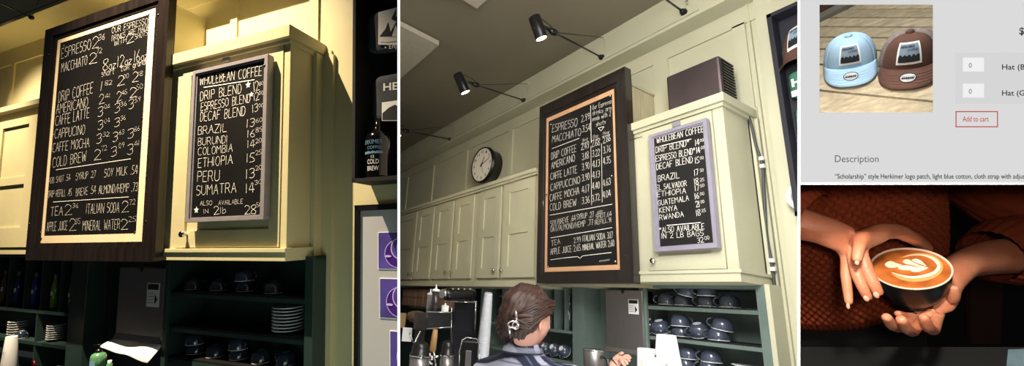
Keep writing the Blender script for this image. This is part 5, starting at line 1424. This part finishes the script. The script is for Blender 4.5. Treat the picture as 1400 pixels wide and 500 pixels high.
# shirt
N2 = [(pel + Vector((0, 0, -.08)), .165), (pel + Vector((0, 0, .1)), .155), (pel + Vector((0, 0, .30)), .160), (sh_c + Vector((0, 0, -.12)), .165), (sh_c + Vector((0, 0, -.01)), .125), (neck + Vector((0, 0, -.004)), .058),
      (rs + Vector((0, 0, .0)), .078), ((rs * .55 + elb * .45), .066), (elb, .058), (wr * .75 + elb * .25, .045), (ls, .078), (le, .06), (lw * .9 + le * .1, .045)]
vs, fs = skin(N2, [(0, 1), (1, 2), (2, 3), (3, 4), (4, 5), (4, 6), (6, 7), (7, 8), (8, 9), (4, 10), (10, 11), (11, 12)], 2)
q = MB()
for v in vs: v += Vector((noise.noise(v * 9), noise.noise(v * 9 + Vector((3, 1, 0))), noise.noise(v * 8))) * .010
q.add(vs, fs, shirt, True); so_ = q.build('plaid_shirt', shirt, t)
q = MB(); nb = neck + Vector((0, 0, -.004))                                     # collar
cv = []
for i in range(25):
    a = -2.3 + 4.6 * i / 24 + PI; d_ = fwd * math.cos(a) * .060 + sid * math.sin(a) * .056
    cv += [nb + d_ * .92 + Vector((0, 0, .026)), nb + d_ * 1.08 + Vector((0, 0, .028)), nb + d_ * 1.38 + Vector((0, 0, -.016))]
q.add(cv, [(3 * i + k, 3 * i + 3 + k, 3 * i + 4 + k, 3 * i + 1 + k) for i in range(24) for k in (0, 1)], shirt, True)
cl = q.build('collar', shirt, so_); sd = cl.modifiers.new('s', 'SOLIDIFY'); sd.thickness = .004
N3 = []; E3 = []
for sgn in (1, -1):
    hip = pel + sid * .09 * sgn + Vector((0, 0, -.03)); ank = Vector((hip.x, hip.y, fl + .10)); i0 = len(N3)
    N3 += [(hip, .11), (hip + Vector((0, 0, -.42)) + fwd * .02, .075), (ank, .06)]; E3 += [(i0, i0 + 1), (i0 + 1, i0 + 2)]
N3.append((pel, .14)); E3 += [(0, 6), (3, 6)]
vs, fs = skin(N3, E3, 2, root=6); q = MB(); q.add(vs, fs, None, True); q.build('trousers', mat('dark_denim', (32, 36, 48), .8), t)
q = MB(); c_ = wr + (hand_p - wr) * .25; axd = (hand_p - wr).normalized(); o1 = axd.orthogonal().normalized(); o2 = axd.cross(o1)
q.tube([c_ + (o1 * math.cos(a) + o2 * math.sin(a)) * .0262 for a in [x * PI / 8 for x in range(17)]], .0024, 6); q.build('black_bracelet', black, t)
q = MB(); q.box((XL, -.2, -1.65), (XRt + .3, Yw, -1.6)); struct(q.build('floor', mat('dark_cafe_floor', (60, 55, 50), .6)))

# ================================================================== SHOP PAGE BOOTH (room S)
ROOM[0] = S
DP_ = .60
def C(px, py, d): return Vector(((px - CX) / F * d, d, -(py - CY) / F * d))
page = bpy.data.materials.new('backlit_page'); page.use_nodes = True
def scr(name, rgb): return mat(name, rgb, .6, emit=1.0, spec=0.) 
def screenmat(name, rgb):
    if name in MATS: return MATS[name]
    m = mat(name, (0, 0, 0), 1., spec=0.); b = m.node_tree.nodes['Principled BSDF']; b.inputs['Emission Color'].default_value = lin(rgb); b.inputs['Emission Strength'].default_value = 1.0
    return m
pg = screenmat('screen_page_grey', (219, 219, 219)); pg2 = screenmat('screen_row_grey', (214, 214, 214)); pg3 = screenmat('screen_field_white', (240, 240, 240))
ink = screenmat('screen_text_dark', (45, 42, 42)); ink2 = screenmat('screen_text_grey', (95, 92, 92)); red = screenmat('screen_text_red', (188, 74, 62))
t = thing('web_page_display', 'pale grey lit shop page with Add to cart button and Description text', 'screen', tuple(C(1250, 247.5, DP_)))
def prect(q, x0, y0, x1, y1, off=0., m=None, th=.0):
    a, b = C(x0, y1, DP_), C(x1, y0, DP_); yy = DP_ - off
    if th: q.box((a.x, yy, a.z), (b.x, yy + th, b.z), m)
    else: q.add([(a.x, yy, a.z), (b.x, yy, a.z), (b.x, yy, b.z), (a.x, yy, b.z)], [(0, 1, 2, 3)], m)
q = MB()
HX0, HX1, HY0, HY1 = 1120.5, 1282, 4, 153.5
for r in ((1090, -20, HX0, 250), (HX1, -20, 1440, 250), (HX0, -20, HX1, HY0), (HX0, HY1, HX1, 250)): prect(q, *r, th=.006)
q.build('screen_panel', pg, t)
q = MB(); prect(q, 1305, 72, 1440, 142, .0006); q.build('order_rows', pg2, t)
for y0, nm in ((79, 'Hat (Blue)'), (114.5, 'Hat (Gray)')):
    q = MB(); prect(q, 1315, y0, 1344, y0 + 19, .0012); fb = q.build('quantity_field', pg3, t)
    q = MB(); text_mesh(q, '0', C(1324.5, y0 + 13.5, DP_ - .002), Vector((1, 0, 0)), Vector((0, 0, 1)), height=.0066); q.build('quantity_digit', ink2, fb)
    q = MB(); a = C(1370, y0 + 16, DP_ - .002); w_ = 49 / F * DP_; text_mesh(q, nm, a, Vector((1, 0, 0)), Vector((0, 0, 1)), width=w_, height=7.2 / F * DP_, bold=.012); q.build('row_text', ink, t)
q = MB()
for r in ((1305, 152, 1363, 153.4), (1305, 172.6, 1363, 174), (1305, 152, 1306.4, 174), (1361.6, 152, 1363, 174)): prect(q, *r, .0012)
bt = q.build('button_outline', red, t); q = MB(); text_mesh(q, 'Add to cart', C(1316, 166, DP_ - .002), Vector((1, 0, 0)), Vector((0, 0, 1)), width=35.5 / F * DP_, height=7.2 / F * DP_, bold=.008); q.build('button_text', red, bt)
q = MB(); text_mesh(q, '$', C(1393.5, 47, DP_ - .002), Vector((1, 0, 0)), Vector((0, 0, 1)), height=9.5 / F * DP_, bold=.02); q.build('price_text', ink, t)
q = MB()
for r in ((1398.8, 7, 1401.2, 17), (1397.3, 6.6, 1403, 7.6), (1397.3, 16.4, 1403, 17.4)): prect(q, *r, .002)
q.build('title_text', ink, t)
q = MB(); text_mesh(q, 'Description', C(1141.5, 221.5, DP_ - .002), Vector((1, 0, 0)), Vector((0, 0, 1)), width=59.5 / F * DP_, height=9.6 / F * DP_); q.build('heading_text', ink2, t)
q = MB(); text_mesh(q, '“Scholarship” style Herkimer logo patch, light blue cotton, cloth strap with adjus', C(1141.5, 244, DP_ - .002), Vector((1, 0, 0)), Vector((0, 0, 1)), width=258.5 / F * DP_, height=6.6 / F * DP_, bold=.012); q.build('body_text', ink, t)

# wooden deck with two caps seen through the page's picture opening
hc_ = C(1201, 92, 1.0); ray = hc_.normalized()
upi = Vector((0, 0, 1)); v_ = (upi - ray * upi.dot(ray)).normalized()
EL = math.radians(30)
du = (v_ * math.cos(EL) - ray * math.sin(EL)).normalized(); df = (ray * math.cos(EL) + v_ * math.sin(EL)).normalized(); dr = df.cross(du).normalized()
# the deck plane passes through this point
P0 = C(1201, 108, 1.02)
def deck(px, py, h=0.):                                     # pixel on the deck plane
    r = C(px, py, 1.0); k = (P0 + du * h).dot(du) / r.dot(du); return r * k
woodd = mat('weathered_deck_wood', (176, 156, 122), .8, rgb2=(112, 96, 74), var=.3, scale=9, stretch=(3, 3, 3), bump=.5, bscale=60)
def plank_mat(i):
    v0 = random.randint(-10, 10); b = (182 + v0, 167 + v0, 138 + v0)
    m = mat('weathered_plank_%d' % i, b, .8, rgb2=tuple(int(x * .78) for x in b), scale=40, bump=.6, bscale=80)
    mp = [n for n in m.node_tree.nodes if n.type == 'MAPPING'][0]; mp.inputs['Rotation'].default_value = (Matrix((dr, df, du)).to_euler()); mp.inputs['Scale'].default_value = (.25, 2.2, 2.2); return m
edges_ = [(-8, -16), (5, -1), (13, 12), (24, 24), (36, 37), (50, 52), (66, 70), (86, 93), (119, 137), (150, 166), (200, 214)]
dkt = thing('wooden_deck', 'weathered plank deck under the two caps', 'deck', tuple(deck(1201, 120)))
for i in range(len(edges_) - 1):
    (a0, a1), (b0, b1) = edges_[i], edges_[i + 1]
    g_ = .55 + .12 * i
    ps = [deck(1075, a0 - .0 + g_), deck(1340, a1 + (a1 - a0) * .45 + g_), deck(1340, b1 + (b1 - b0) * .45 - g_), deck(1075, b0 - g_)]
    q = MB()
    # subdivide along the plank for a slightly uneven worn edge
    n = 40; top = []; 
    for k in range(n + 1):
        u = k / n; e0 = ps[0].lerp(ps[1], u); e1_ = ps[3].lerp(ps[2], u); w_ = (e1_ - e0).normalized()
        j0 = noise.noise(Vector((u * 30, i, 0))) * .0012; j1 = noise.noise(Vector((u * 30, i + .5, 3))) * .0012
        top.append((e0 + w_ * j0, e1_ + w_ * j1))
    vs = [];
    for e0, e1_ in top: vs += [e0, e1_, e1_ - du * .02, e0 - du * .02]
    fs = [(4 * k, 4 * k + 1, 4 * k + 5, 4 * k + 4) for k in range(n)] + [(4 * k + 1, 4 * k + 2, 4 * k + 6, 4 * k + 5) for k in range(n)] + [(4 * k + 3, 4 * k, 4 * k + 4, 4 * k + 7) for k in range(n)] + [(0, 3, 2, 1), (4 * n, 4 * n + 1, 4 * n + 2, 4 * n + 3)]
    q.add(vs, fs); q.build('plank', plank_mat(i), dkt)
q = MB(); g0 = [deck(1060, -30) - du * .03, deck(1360, -30) - du * .03, deck(1360, 230) - du * .03, deck(1060, 230) - du * .03]; q.prism(g0, du * -.01); q.build('joist_board', mat('dark_under_deck', (38, 30, 22), .9), dkt)
# grey edge board and brown beam in the far left corner
q = MB(); q.prism([deck(1116, 33, .001), deck(1116, 22, .001), deck(1178, -6, .001), deck(1196, -6, .001)], du * .012); tag(q.build('edge_board', mat('grey_weathered_board', (120, 118, 108), .8, var=.2, scale=20)), 'grey edge board crossing the far left corner of the deck', 'board')
q = MB(); q.prism([deck(1110, 24, .012), deck(1110, -10, .012), deck(1176, -10, .012)], du * .03); tag(q.build('brown_beam', mat('dark_brown_beam', (92, 60, 36), .7, var=.3, scale=20)), 'dark brown beam behind the grey edge board', 'beam')
k_ = 1.0
def cap_at(px, py, W_, HT, label, m1, m2, rot=0.):
    L = deck(px, py) + du * .018; R_ = Matrix.Rotation(rot, 3, du); ex = R_ @ dr; ey = R_ @ df
    return cap_thing(S, label, tuple(L), ex, ey, du, W_, HT, W_ * 1.0, m1, m2, .056, brimdrop=.30)
CAPS = (((1161.5, 90), .046, .074, .05), ((1242.5, 90), .046, .078, -.03))
cap_at(1161.5, 92, .050, .066, 'light blue cap with a square mountain patch, left on the deck', bluecloth, bluecloth, .06)
cap_at(1242.5, 92, .050, .069, 'brown cap with grey mesh sides, right on the deck', brown, meshc, -.05)

# ================================================================== HANDS BOOTH (room H)
ROOM[0] = H
n_cam = np.array([-.48589714, -.79738894, -.35787546]); cc_cam = np.array([.78744758, .14570298, .75050526])
def c2h(v): return Vector((v[0], v[2], -v[1]))
U = c2h(n_cam).normalized(); O = c2h(cc_cam); r0 = .05
dz = O.y
Rr = Vector((1, 0, 0)); Rr = (Rr - U * Rr.dot(U)).normalized(); Ff = U.cross(Rr).normalized()     # right, away from the camera
cer = mat('black_matte_cup_glaze', (13, 15, 16), .35, coat=.05); rimm = mat('cream_rim', (236, 208, 184), .3)
t = thing('latte_cup', 'black cup of latte with leaf art held in two hands', 'coffee cup', tuple(O - U * .08))
q = MB(); q.lathe([(.0001, -.080), (.026, -.080), (.028, -.078), (.028, -.071), (.035, -.062), (.043, -.042), (.0482, -.018), (.0502, -.0015)], O, U, seg=64); q.build('cup_body', cer, t)
q = MB(); q.lathe([(.0502, -.0022), (.0504, -.0004), (.0494, .0006), (.0480, -.0002), (.0474, -.003)], O, U, seg=64); q.build('rim', rimm, t)
crema = mat('crema', (205, 120, 58), .28, rgb2=(150, 78, 32), scale=45, coat=.3, bump=.03)
q = MB(); q.lathe([(.0001, -.0026), (.0476, -.0026)], O, U, seg=64); cr = q.build('coffee', crema, t)
def onl(zx, zy, off=.0):                                     # zoom coordinates of the photo's cup crop -> liquid plane
    px, py = 1150 + zx * .36, 320 + zy * .36; r = C(px, py, 1.0); return r * ((O - U * (.0022 - off)).dot(U) / r.dot(U))
foam = mat('milk_foam', (250, 226, 196), .4); foam2 = mat('tan_foam', (226, 160, 98), .35)
def smooth_poly(pts, n=6):
    out = []; m = len(pts)
    for i in range(m):
        p0, p1, p2, p3 = [Vector(pts[(i + k) % m]) for k in (-1, 0, 1, 2)]
        for k in range(n):
            u = k / n; out.append(.5 * ((2 * p1) + (p2 - p0) * u + (2 * p0 - 5 * p1 + 4 * p2 - p3) * u * u + (3 * p1 - p0 - 3 * p2 + p3) * u ** 3))
    return out
def blob(q, pts, off, m, smooth=True):
    pp = smooth_poly([Vector((x, y)) for x, y in pts]) if smooth else [Vector(p) for p in pts]
    q.prism([onl(p.x, p.y, off) for p in pp], U * -.0004, m)
q = MB()
def crescent(pts, off, m):                                   # pts = (x, y, width)
    L = [Vector((p[0], p[1])) for p in pts]; a = []; b = []
    for i, p in enumerate(L):
        t_ = (L[min(i + 1, len(L) - 1)] - L[max(i - 1, 0)]).normalized(); nn = Vector((-t_.y, t_.x)); w_ = pts[i][2] / 2
        a.append(p + nn * w_); b.append(p - nn * w_)
    blob(q, [(v.x, v.y) for v in a + b[::-1]], off, m)
crescent([(228, 88, 2), (262, 79, 8), (300, 76, 11), (340, 84, 14), (368, 103, 17), (378, 124, 18), (366, 146, 18), (330, 165, 16), (280, 173, 13), (230, 167, 10), (196, 152, 3)], .0001, foam2)
crescent([(240, 84, 1), (275, 78, 4), (310, 79, 6), (345, 90, 9), (366, 108, 12), (370, 126, 13), (352, 146, 12), (315, 158, 10), (270, 163, 8), (225, 156, 5), (196, 146, 2)], .0002, foam)
blob(q, [(166, 114), (176, 104), (192, 102), (208, 109), (234, 119), (210, 125), (190, 127), (173, 123)], .0003, foam)
blob(q, [(234, 104), (243, 96), (258, 96), (274, 106), (300, 118), (322, 123), (292, 122), (262, 115), (245, 112)], .0003, foam)
blob(q, [(216, 129), (236, 119), (258, 119), (285, 124), (318, 125), (292, 133), (262, 136), (234, 135)], .0003, foam)
blob(q, [(268, 98), (284, 93), (303, 100), (316, 112), (324, 121), (304, 114), (286, 108)], .0003, foam)
blob(q, [(262, 138), (290, 134), (322, 126), (330, 127), (308, 138), (284, 143)], .0003, foam)
q.build('milk_leaf_art', foam, cr)

# the person holding it
skin4 = mat('warm_skin', (205, 138, 104), .45, var=.10, scale=25, bump=.25, bscale=300, rgb2=(186, 110, 80))
skin4.node_tree.nodes['Principled BSDF'].inputs['Subsurface Weight'].default_value = .08
nailm = mat('fingernail', (222, 162, 138), .3)
torso_c = C(1225, 452, .95) + Ff * .15 + U * .115
t = thing('person', 'person in a rust knitted jumper holding the latte cup, head out of frame', 'person', tuple(torso_c - U * .9))
def c(px, py, k=1.0): return C(px, py, dz * k)
def w(p, k=1.0): return p * dz * k / F                       # half width in pixels (vertical measure) to metres
def wh(p, k=1.0): return p * dz * k / F / 1.38               # half width measured sideways
# nodes: 0 torso centre
N = [(torso_c, .07), (torso_c + U * .22, .07),
     # right arm (picture left)
     (torso_c + U * .26 - Rr * .17, .05), (c(1010, 285, 1.18), .042), (c(1080, 303, 1.04), w(27)), (c(1118, 312, 1.0), w(22.5)), (c(1150, 321, .98), w(18)), (c(1172, 325, .97), w(16.5)), (c(1186, 328, .97), w(15))]
E_ = [(0, 1), (1, 2), (2, 3), (3, 4), (4, 5), (5, 6), (6, 7), (7, 8)]
def chain(frm, pts):
    prev = frm
    for p in pts:
        N.append(p); E_.append((prev, len(N) - 1)); prev = len(N) - 1
    return prev
nails = []
# thumb side / top branch over the back rim
chain(8, [(c(1206, 316, .985), w(12)), (c(1228, 316, 1.0), w(10.5)), (c(1248, 325, 1.03), w(9.5)), (c(1263, 335, 1.055), w(8)), (c(1270, 341, 1.065), w(6))])
# bent index tip pointing down
chain(7, [(c(1175, 336, .935), wh(9.5)), (c(1172, 349, .925), wh(8.5)), (c(1171, 359, .92), wh(7.5))])
# long fingers along the cup's left side
chain(7, [(c(1176, 347, .955), wh(12)), (c(1186, 371, .94), wh(10.5)), (c(1195, 389, .93), wh(9.5)), (c(1202, 404, .93), wh(8.5))])
chain(7, [(c(1166, 349, .965), wh(10)), (c(1171, 374, .945), wh(9.5)), (c(1180, 394, .935), wh(8.5)), (c(1188, 410, .935), wh(7.5))])
chain(6, [(c(1157, 351, .985), wh(9)), (c(1156, 376, .965), wh(8)), (c(1159, 398, .96), wh(7.5)), (c(1161, 417, .955), wh(6.2))])
# left arm (picture right)
i_l = len(N)
N += [(torso_c + U * .26 + Rr * .17, .05), (c(1480, 345, 1.25), .045), (c(1400, 348, 1.16), w(27, 1.16)), (c(1350, 352, 1.12), w(24, 1.12)), (c(1315, 362, 1.07), w(19, 1.07)), (c(1297, 385, 1.03), w(17)), (c(1288, 408, 1.0), w(16))]
E_ += [(1, i_l), (i_l, i_l + 1), (i_l + 1, i_l + 2), (i_l + 2, i_l + 3), (i_l + 3, i_l + 4), (i_l + 4, i_l + 5), (i_l + 5, i_l + 6)]
pm = i_l + 6
chain(pm, [(c(1303, 412, .98), wh(11)), (c(1305, 400, .965), wh(8)), (c(1304, 390, .96), wh(6.5))])             # thumb against the right wall
chain(pm, [(c(1280, 434, 1.0), wh(10)), (c(1276, 452, .955), wh(9)), (c(1268, 447, .915), wh(9.5)), (c(1262, 430, .90), wh(8.2))])
chain(pm, [(c(1264, 434, 1.01), wh(9)), (c(1247, 454, .955), wh(9)), (c(1239, 449, .915), wh(9.5)), (c(1231, 434, .895), wh(8.4))])
chain(pm, [(c(1252, 434, 1.03), wh(8)), (c(1229, 449, .97), wh(8)), (c(1219, 445, .92), wh(8.5)), (c(1211, 431, .90), wh(7.8))])
chain(pm, [(c(1262, 430, 1.04), wh(7)), (c(1240, 432, 1.02), wh(7)), (c(1226, 428, 1.0), wh(6.5))])
vs, fs = skin(N, E_, 2)
q = MB(); q.add(vs, fs, skin4, True); q.build('body', skin4, t)
def nail(px, py, k, ax_px, rw, rl):
    p = c(px, py, k); a = (c(px + ax_px[0], py + ax_px[1], k) - p).normalized(); nrm = (-p).normalized(); nrm = (nrm - a * nrm.dot(a)).normalized(); s_ = a.cross(nrm)
    q = MB(); q.ball(p, rw, rl, .0022, nailm, 14, fr=(s_, a, nrm)); q.build('fingernail', nailm, t)
nail(1198, 403, .915, (4, 9), .0038, .0058); nail(1184.5, 408, .920, (5, 9), .0036, .0052); nail(1159.5, 418, .947, (1, 9), .0025, .0055); nail(1171.5, 359, .918, (-1, 8), .003, .0038)

# knitted jumper: torso with real stitch relief
knit = mat('rust_knit_wool', (122, 52, 28), .95, var=.08, scale=60, bump=.12, bscale=500, spec=.12)
def knit_grid(f, nu, nv, stitch, ribs=None):
    """f(u, v) -> (point, normal); stitch(u, v) -> relief height"""
    vs = []
    for j in range(nv + 1):
        for i in range(nu + 1):
            u, v = i / nu, j / nv; p, n_ = f(u, v); vs.append(p + n_ * stitch(u, v))
    return vs, [(j * (nu + 1) + i, j * (nu + 1) + i + 1, (j + 1) * (nu + 1) + i + 1, (j + 1) * (nu + 1) + i) for j in range(nv) for i in range(nu)]
hem_h = -.115
def torso(u, v):                                             # u across the front, v up from the hem
    a = (u - .5) * PI * 1.15; h = hem_h + v * .46
    rib = max(0., 1 - v / .07)
    g = 1 - .16 * math.exp(-(v / .05) ** 1.2)
    A_ = .205 * g; B_ = .150 * g * (1 - .05 * math.cos(v * 4))
    p = torso_c + Rr * math.sin(a) * A_ - Ff * math.cos(a) * B_ + U * h
    n_ = (Rr * math.sin(a) * B_ - Ff * math.cos(a) * A_).normalized()
    fold = .006 * noise.noise(Vector((u * 5, v * 3, 0)))
    return p + n_ * fold, n_
def st_main(u, v):
    if v < .115:                                             # ribbed hem
        return .0045 * (abs(math.sin(u * PI * 62)) ** .8)
    a = u * PI * 46; b = v * PI * 38
    row = math.floor(b / PI)
    return .0085 * (abs(math.sin(a + (row % 2) * PI * .5)) ** .9) * (.35 + .65 * abs(math.sin(b)) ** .7)
vs, fs = knit_grid(torso, 640, 420, st_main)
q = MB(); q.add(vs, fs, knit, True); jm = q.build('knitted_jumper', knit, t)
def sleeve(path, radii, ribfrac, name, nu=160, nv=120):
    P_ = [Vector(p) for p in path]; n = len(P_)
    def f(u, v):
        x = v * (n - 1); i = min(int(x), n - 2); fr = x - i
        p = P_[i].lerp(P_[i + 1], fr); t_ = (P_[min(i + 1, n - 1)] - P_[i]).normalized()
        r = radii[i] * (1 - fr) + radii[i + 1] * fr
        o1 = (U - t_ * U.dot(t_)).normalized(); o2 = t_.cross(o1); a = 2 * PI * u; n_ = o1 * math.cos(a) + o2 * math.sin(a)
        return p + n_ * r, n_
    def s_(u, v):
        if v > 1 - ribfrac: return .0022 * abs(math.sin(u * PI * 22)) ** .8
        return .003 * abs(math.sin(u * PI * 20 + (math.floor(v * 24) % 2) * PI / 2)) * (.35 + .65 * abs(math.sin(v * PI * 24)))
    vs, fs = knit_grid(f, nu, nv, s_)
    q = MB(); q.add(vs, fs, knit, True); return q.build(name, knit, t)
sleeve([torso_c + U * .28 - Rr * .17, c(1030, 250, 1.16), c(1080, 276, 1.06), c(1098, 287, 1.03), c(1110, 293, 1.015)], [.075, .062, w(44), w(37), w(31)], .3, 'sleeve')
sleeve([torso_c + U * .28 + Rr * .19, c(1480, 322, 1.25), c(1420, 335, 1.18), c(1378, 344, 1.14), c(1352, 350, 1.12)], [.08, .085, .068, w(44, 1.14), w(33, 1.12)], .25, 'sleeve')
# dark trousers below
q = MB()
lv = []
for j in range(12):
    for i in range(40):
        a = 2 * PI * i / 40; lv.append(torso_c + Rr * math.cos(a) * (.16 - .002 * j) + Ff * math.sin(a) * .11 + U * (hem_h + .03 - .05 * j))
q.add(lv, [(j * 40 + i, j * 40 + (i + 1) % 40, (j + 1) * 40 + (i + 1) % 40, (j + 1) * 40 + i) for j in range(11) for i in range(40)], smooth=True)
q.build('trousers', mat('black_trousers', (8, 8, 9), .9), t)
# dark room behind: wall, brown door panel, table edge
q = MB(); B0 = torso_c + Ff * .45
q.obox(B0, Rr * 3, Ff * .01, U * 3); struct(q.build('wall_dark_back', mat('near_black_wall', (14, 11, 10), .9)))
def onback(px, py, d): r = C(px, py, 1.0); return r * ((B0 - Ff * d).dot(Ff) / r.dot(Ff))
q = MB(); q.prism([onback(1326, 375, .03), onback(1372, 375, .03), onback(1368, 470, .03), onback(1328, 470, .03)], Ff * .015); tag(q.build('brown_door_panel', mat('dim_brown_panel', (70, 36, 18), .7)), 'dim brown panel behind the person, under the right forearm', 'panel')
tp = O - U * .17
def ontab(px, py): r = C(px, py, 1.0); return r * (tp.dot(U) / r.dot(U))
q = MB(); q.prism([ontab(1080, 474), ontab(1440, 474), ontab(1460, 640), ontab(1060, 640)], U * -.02); tag(q.build('table_top', mat('black_table_top', (26, 28, 28), .35)), 'near-black table edge along the bottom below the hands', 'table')
q = MB(); q.prism([ontab(1378, 479) + U * .001, ontab(1420, 478) + U * .001, ontab(1440, 520) + U * .001, ontab(1374, 520) + U * .001], U * .003); tag(q.build('blue_grey_cloth', mat('blue_grey_cloth', (96, 120, 130), .8, var=.2, scale=30), bevel=.001), 'blue-grey napkin on the table at the bottom right corner', 'napkin')

# ================================================================== LIGHTS
def light(kind, name, room, loc, target, energy, color, size=.3, spot=None, blend=.5, spread=None, sy=None):
    ld = bpy.data.lights.new(name, kind); ld.energy = energy; ld.color = color
    if kind == 'AREA':
        ld.size = size
        if sy: ld.shape = 'RECTANGLE'; ld.size_y = sy
        if spread: ld.spread = spread
    elif kind == 'SPOT': ld.shadow_soft_size = size; ld.spot_size = spot; ld.spot_blend = blend
    else: ld.shadow_soft_size = size
    o = bpy.data.objects.new(name, ld); COL.objects.link(o)
    d = (Vector(target) - Vector(loc)).normalized(); r = d.to_track_quat('-Z', 'Y').to_matrix().to_4x4()
    o.matrix_world = room.M @ Matrix.Translation(Vector(loc)) @ r
    return o
ROOM[0] = A; d1 = A.D
warm = (1.0, .81, .57); neutral = (1, .96, .90); cool = (.76, 1.0, .92)
light('SPOT', 'warm_track_spot', A, Vector((-1.60, .25, 1.95)) * d1, Vector((-1.50, 1, .32)) * d1, 1250, warm, .015, math.radians(62), .9)
light('SPOT', 'warm_track_spot_far', A, Vector((-2.60, .40, 1.5)) * d1, Vector((-2.75, 1, .35)) * d1, 520, warm, .02, math.radians(48), .8)
light('AREA', 'cool_bounce_fill', A, A.c(330, 720, .95), Vector((-1.2, 1.1, .3)) * d1, 1.9, cool, .5)
ROOM[0] = B; d2 = B.D
light('AREA', 'soft_top_fill', B, B.c(810, -330, 1.3), (-2.2, 2.2, .6), 27, neutral, .9)  # added unseen area lamp, soft general light from above
light('AREA', 'low_fill', B, B.c(820, 860, 1.3), (-2.2, 2.2, .6), 17, neutral, .9)  # added unseen area lamp lifting the shelves and lower cabinets
light('SPOT', 'track_spot_board', B, B.c(741, 57, 1.75), Vector((-.95, 1, .45)) * d2, 20, (1, .86, .66), .03, math.radians(80), .8)
light('SPOT', 'track_spot_clock', B, B.c(637, 131, 2.3), Vector((-1.5, 1, .3)) * d2, 20, (1, .82, .58), .03, math.radians(80), .8)
light('SPOT', 'track_spot_far', B, B.c(548, 192, 2.9), Vector((-2.1, 1, .3)) * d2, 20, (1, .80, .55), .03, math.radians(80), .8)
ROOM[0] = S
light('AREA', 'deck_daylight', S, tuple(P0 + du * .5 - dr * .25 - df * .05), tuple(P0), 40, (1, .98, .95), .5)
ROOM[0] = H
light('SPOT', 'hands_key_spot', H, (.31, .28, .24), tuple(O - Rr * .02), 42, (1, .90, .80), .04, math.radians(70), .5)  # unseen key spot on the hands from upper left, not a window
light('SPOT', 'front_fill_spot', H, (-.02, -.12, .07), tuple(O - Rr * .05 + Vector((0, 0, .02))), 26, (1, .88, .76), .04, math.radians(40), .6)  # added unseen fill spot, lifts the jumper and hands from the front
wd = bpy.data.worlds.new('world'); sc.world = wd; wd.use_nodes = True
wd.node_tree.nodes['Background'].inputs[0].default_value = (.5, .52, .55, 1); wd.node_tree.nodes['Background'].inputs[1].default_value = .04

# ================================================================== CAMERA
cd = bpy.data.cameras.new('camera'); cd.sensor_width = 36; cd.lens = F / 1400 * 36; cd.shift_x = (700 - CX) / 1400; cd.clip_start = .01; cd.clip_end = 60
cam = bpy.data.objects.new('camera', cd); COL.objects.link(cam)
Rc = Matrix([list(r) for r in (R2.T @ np.diag([1., -1, -1]))]).to_4x4()
cam.matrix_world = Matrix.Translation(EYE) @ Rc
sc.camera = cam
sc.view_settings.view_transform = 'Standard'; sc.view_settings.look = 'None'; sc.view_settings.gamma = 1; sc.view_settings.use_curve_mapping = False
sc.view_settings.exposure = 0
for o in list(sc.objects):
    if '_loc' in o: del o['_loc']
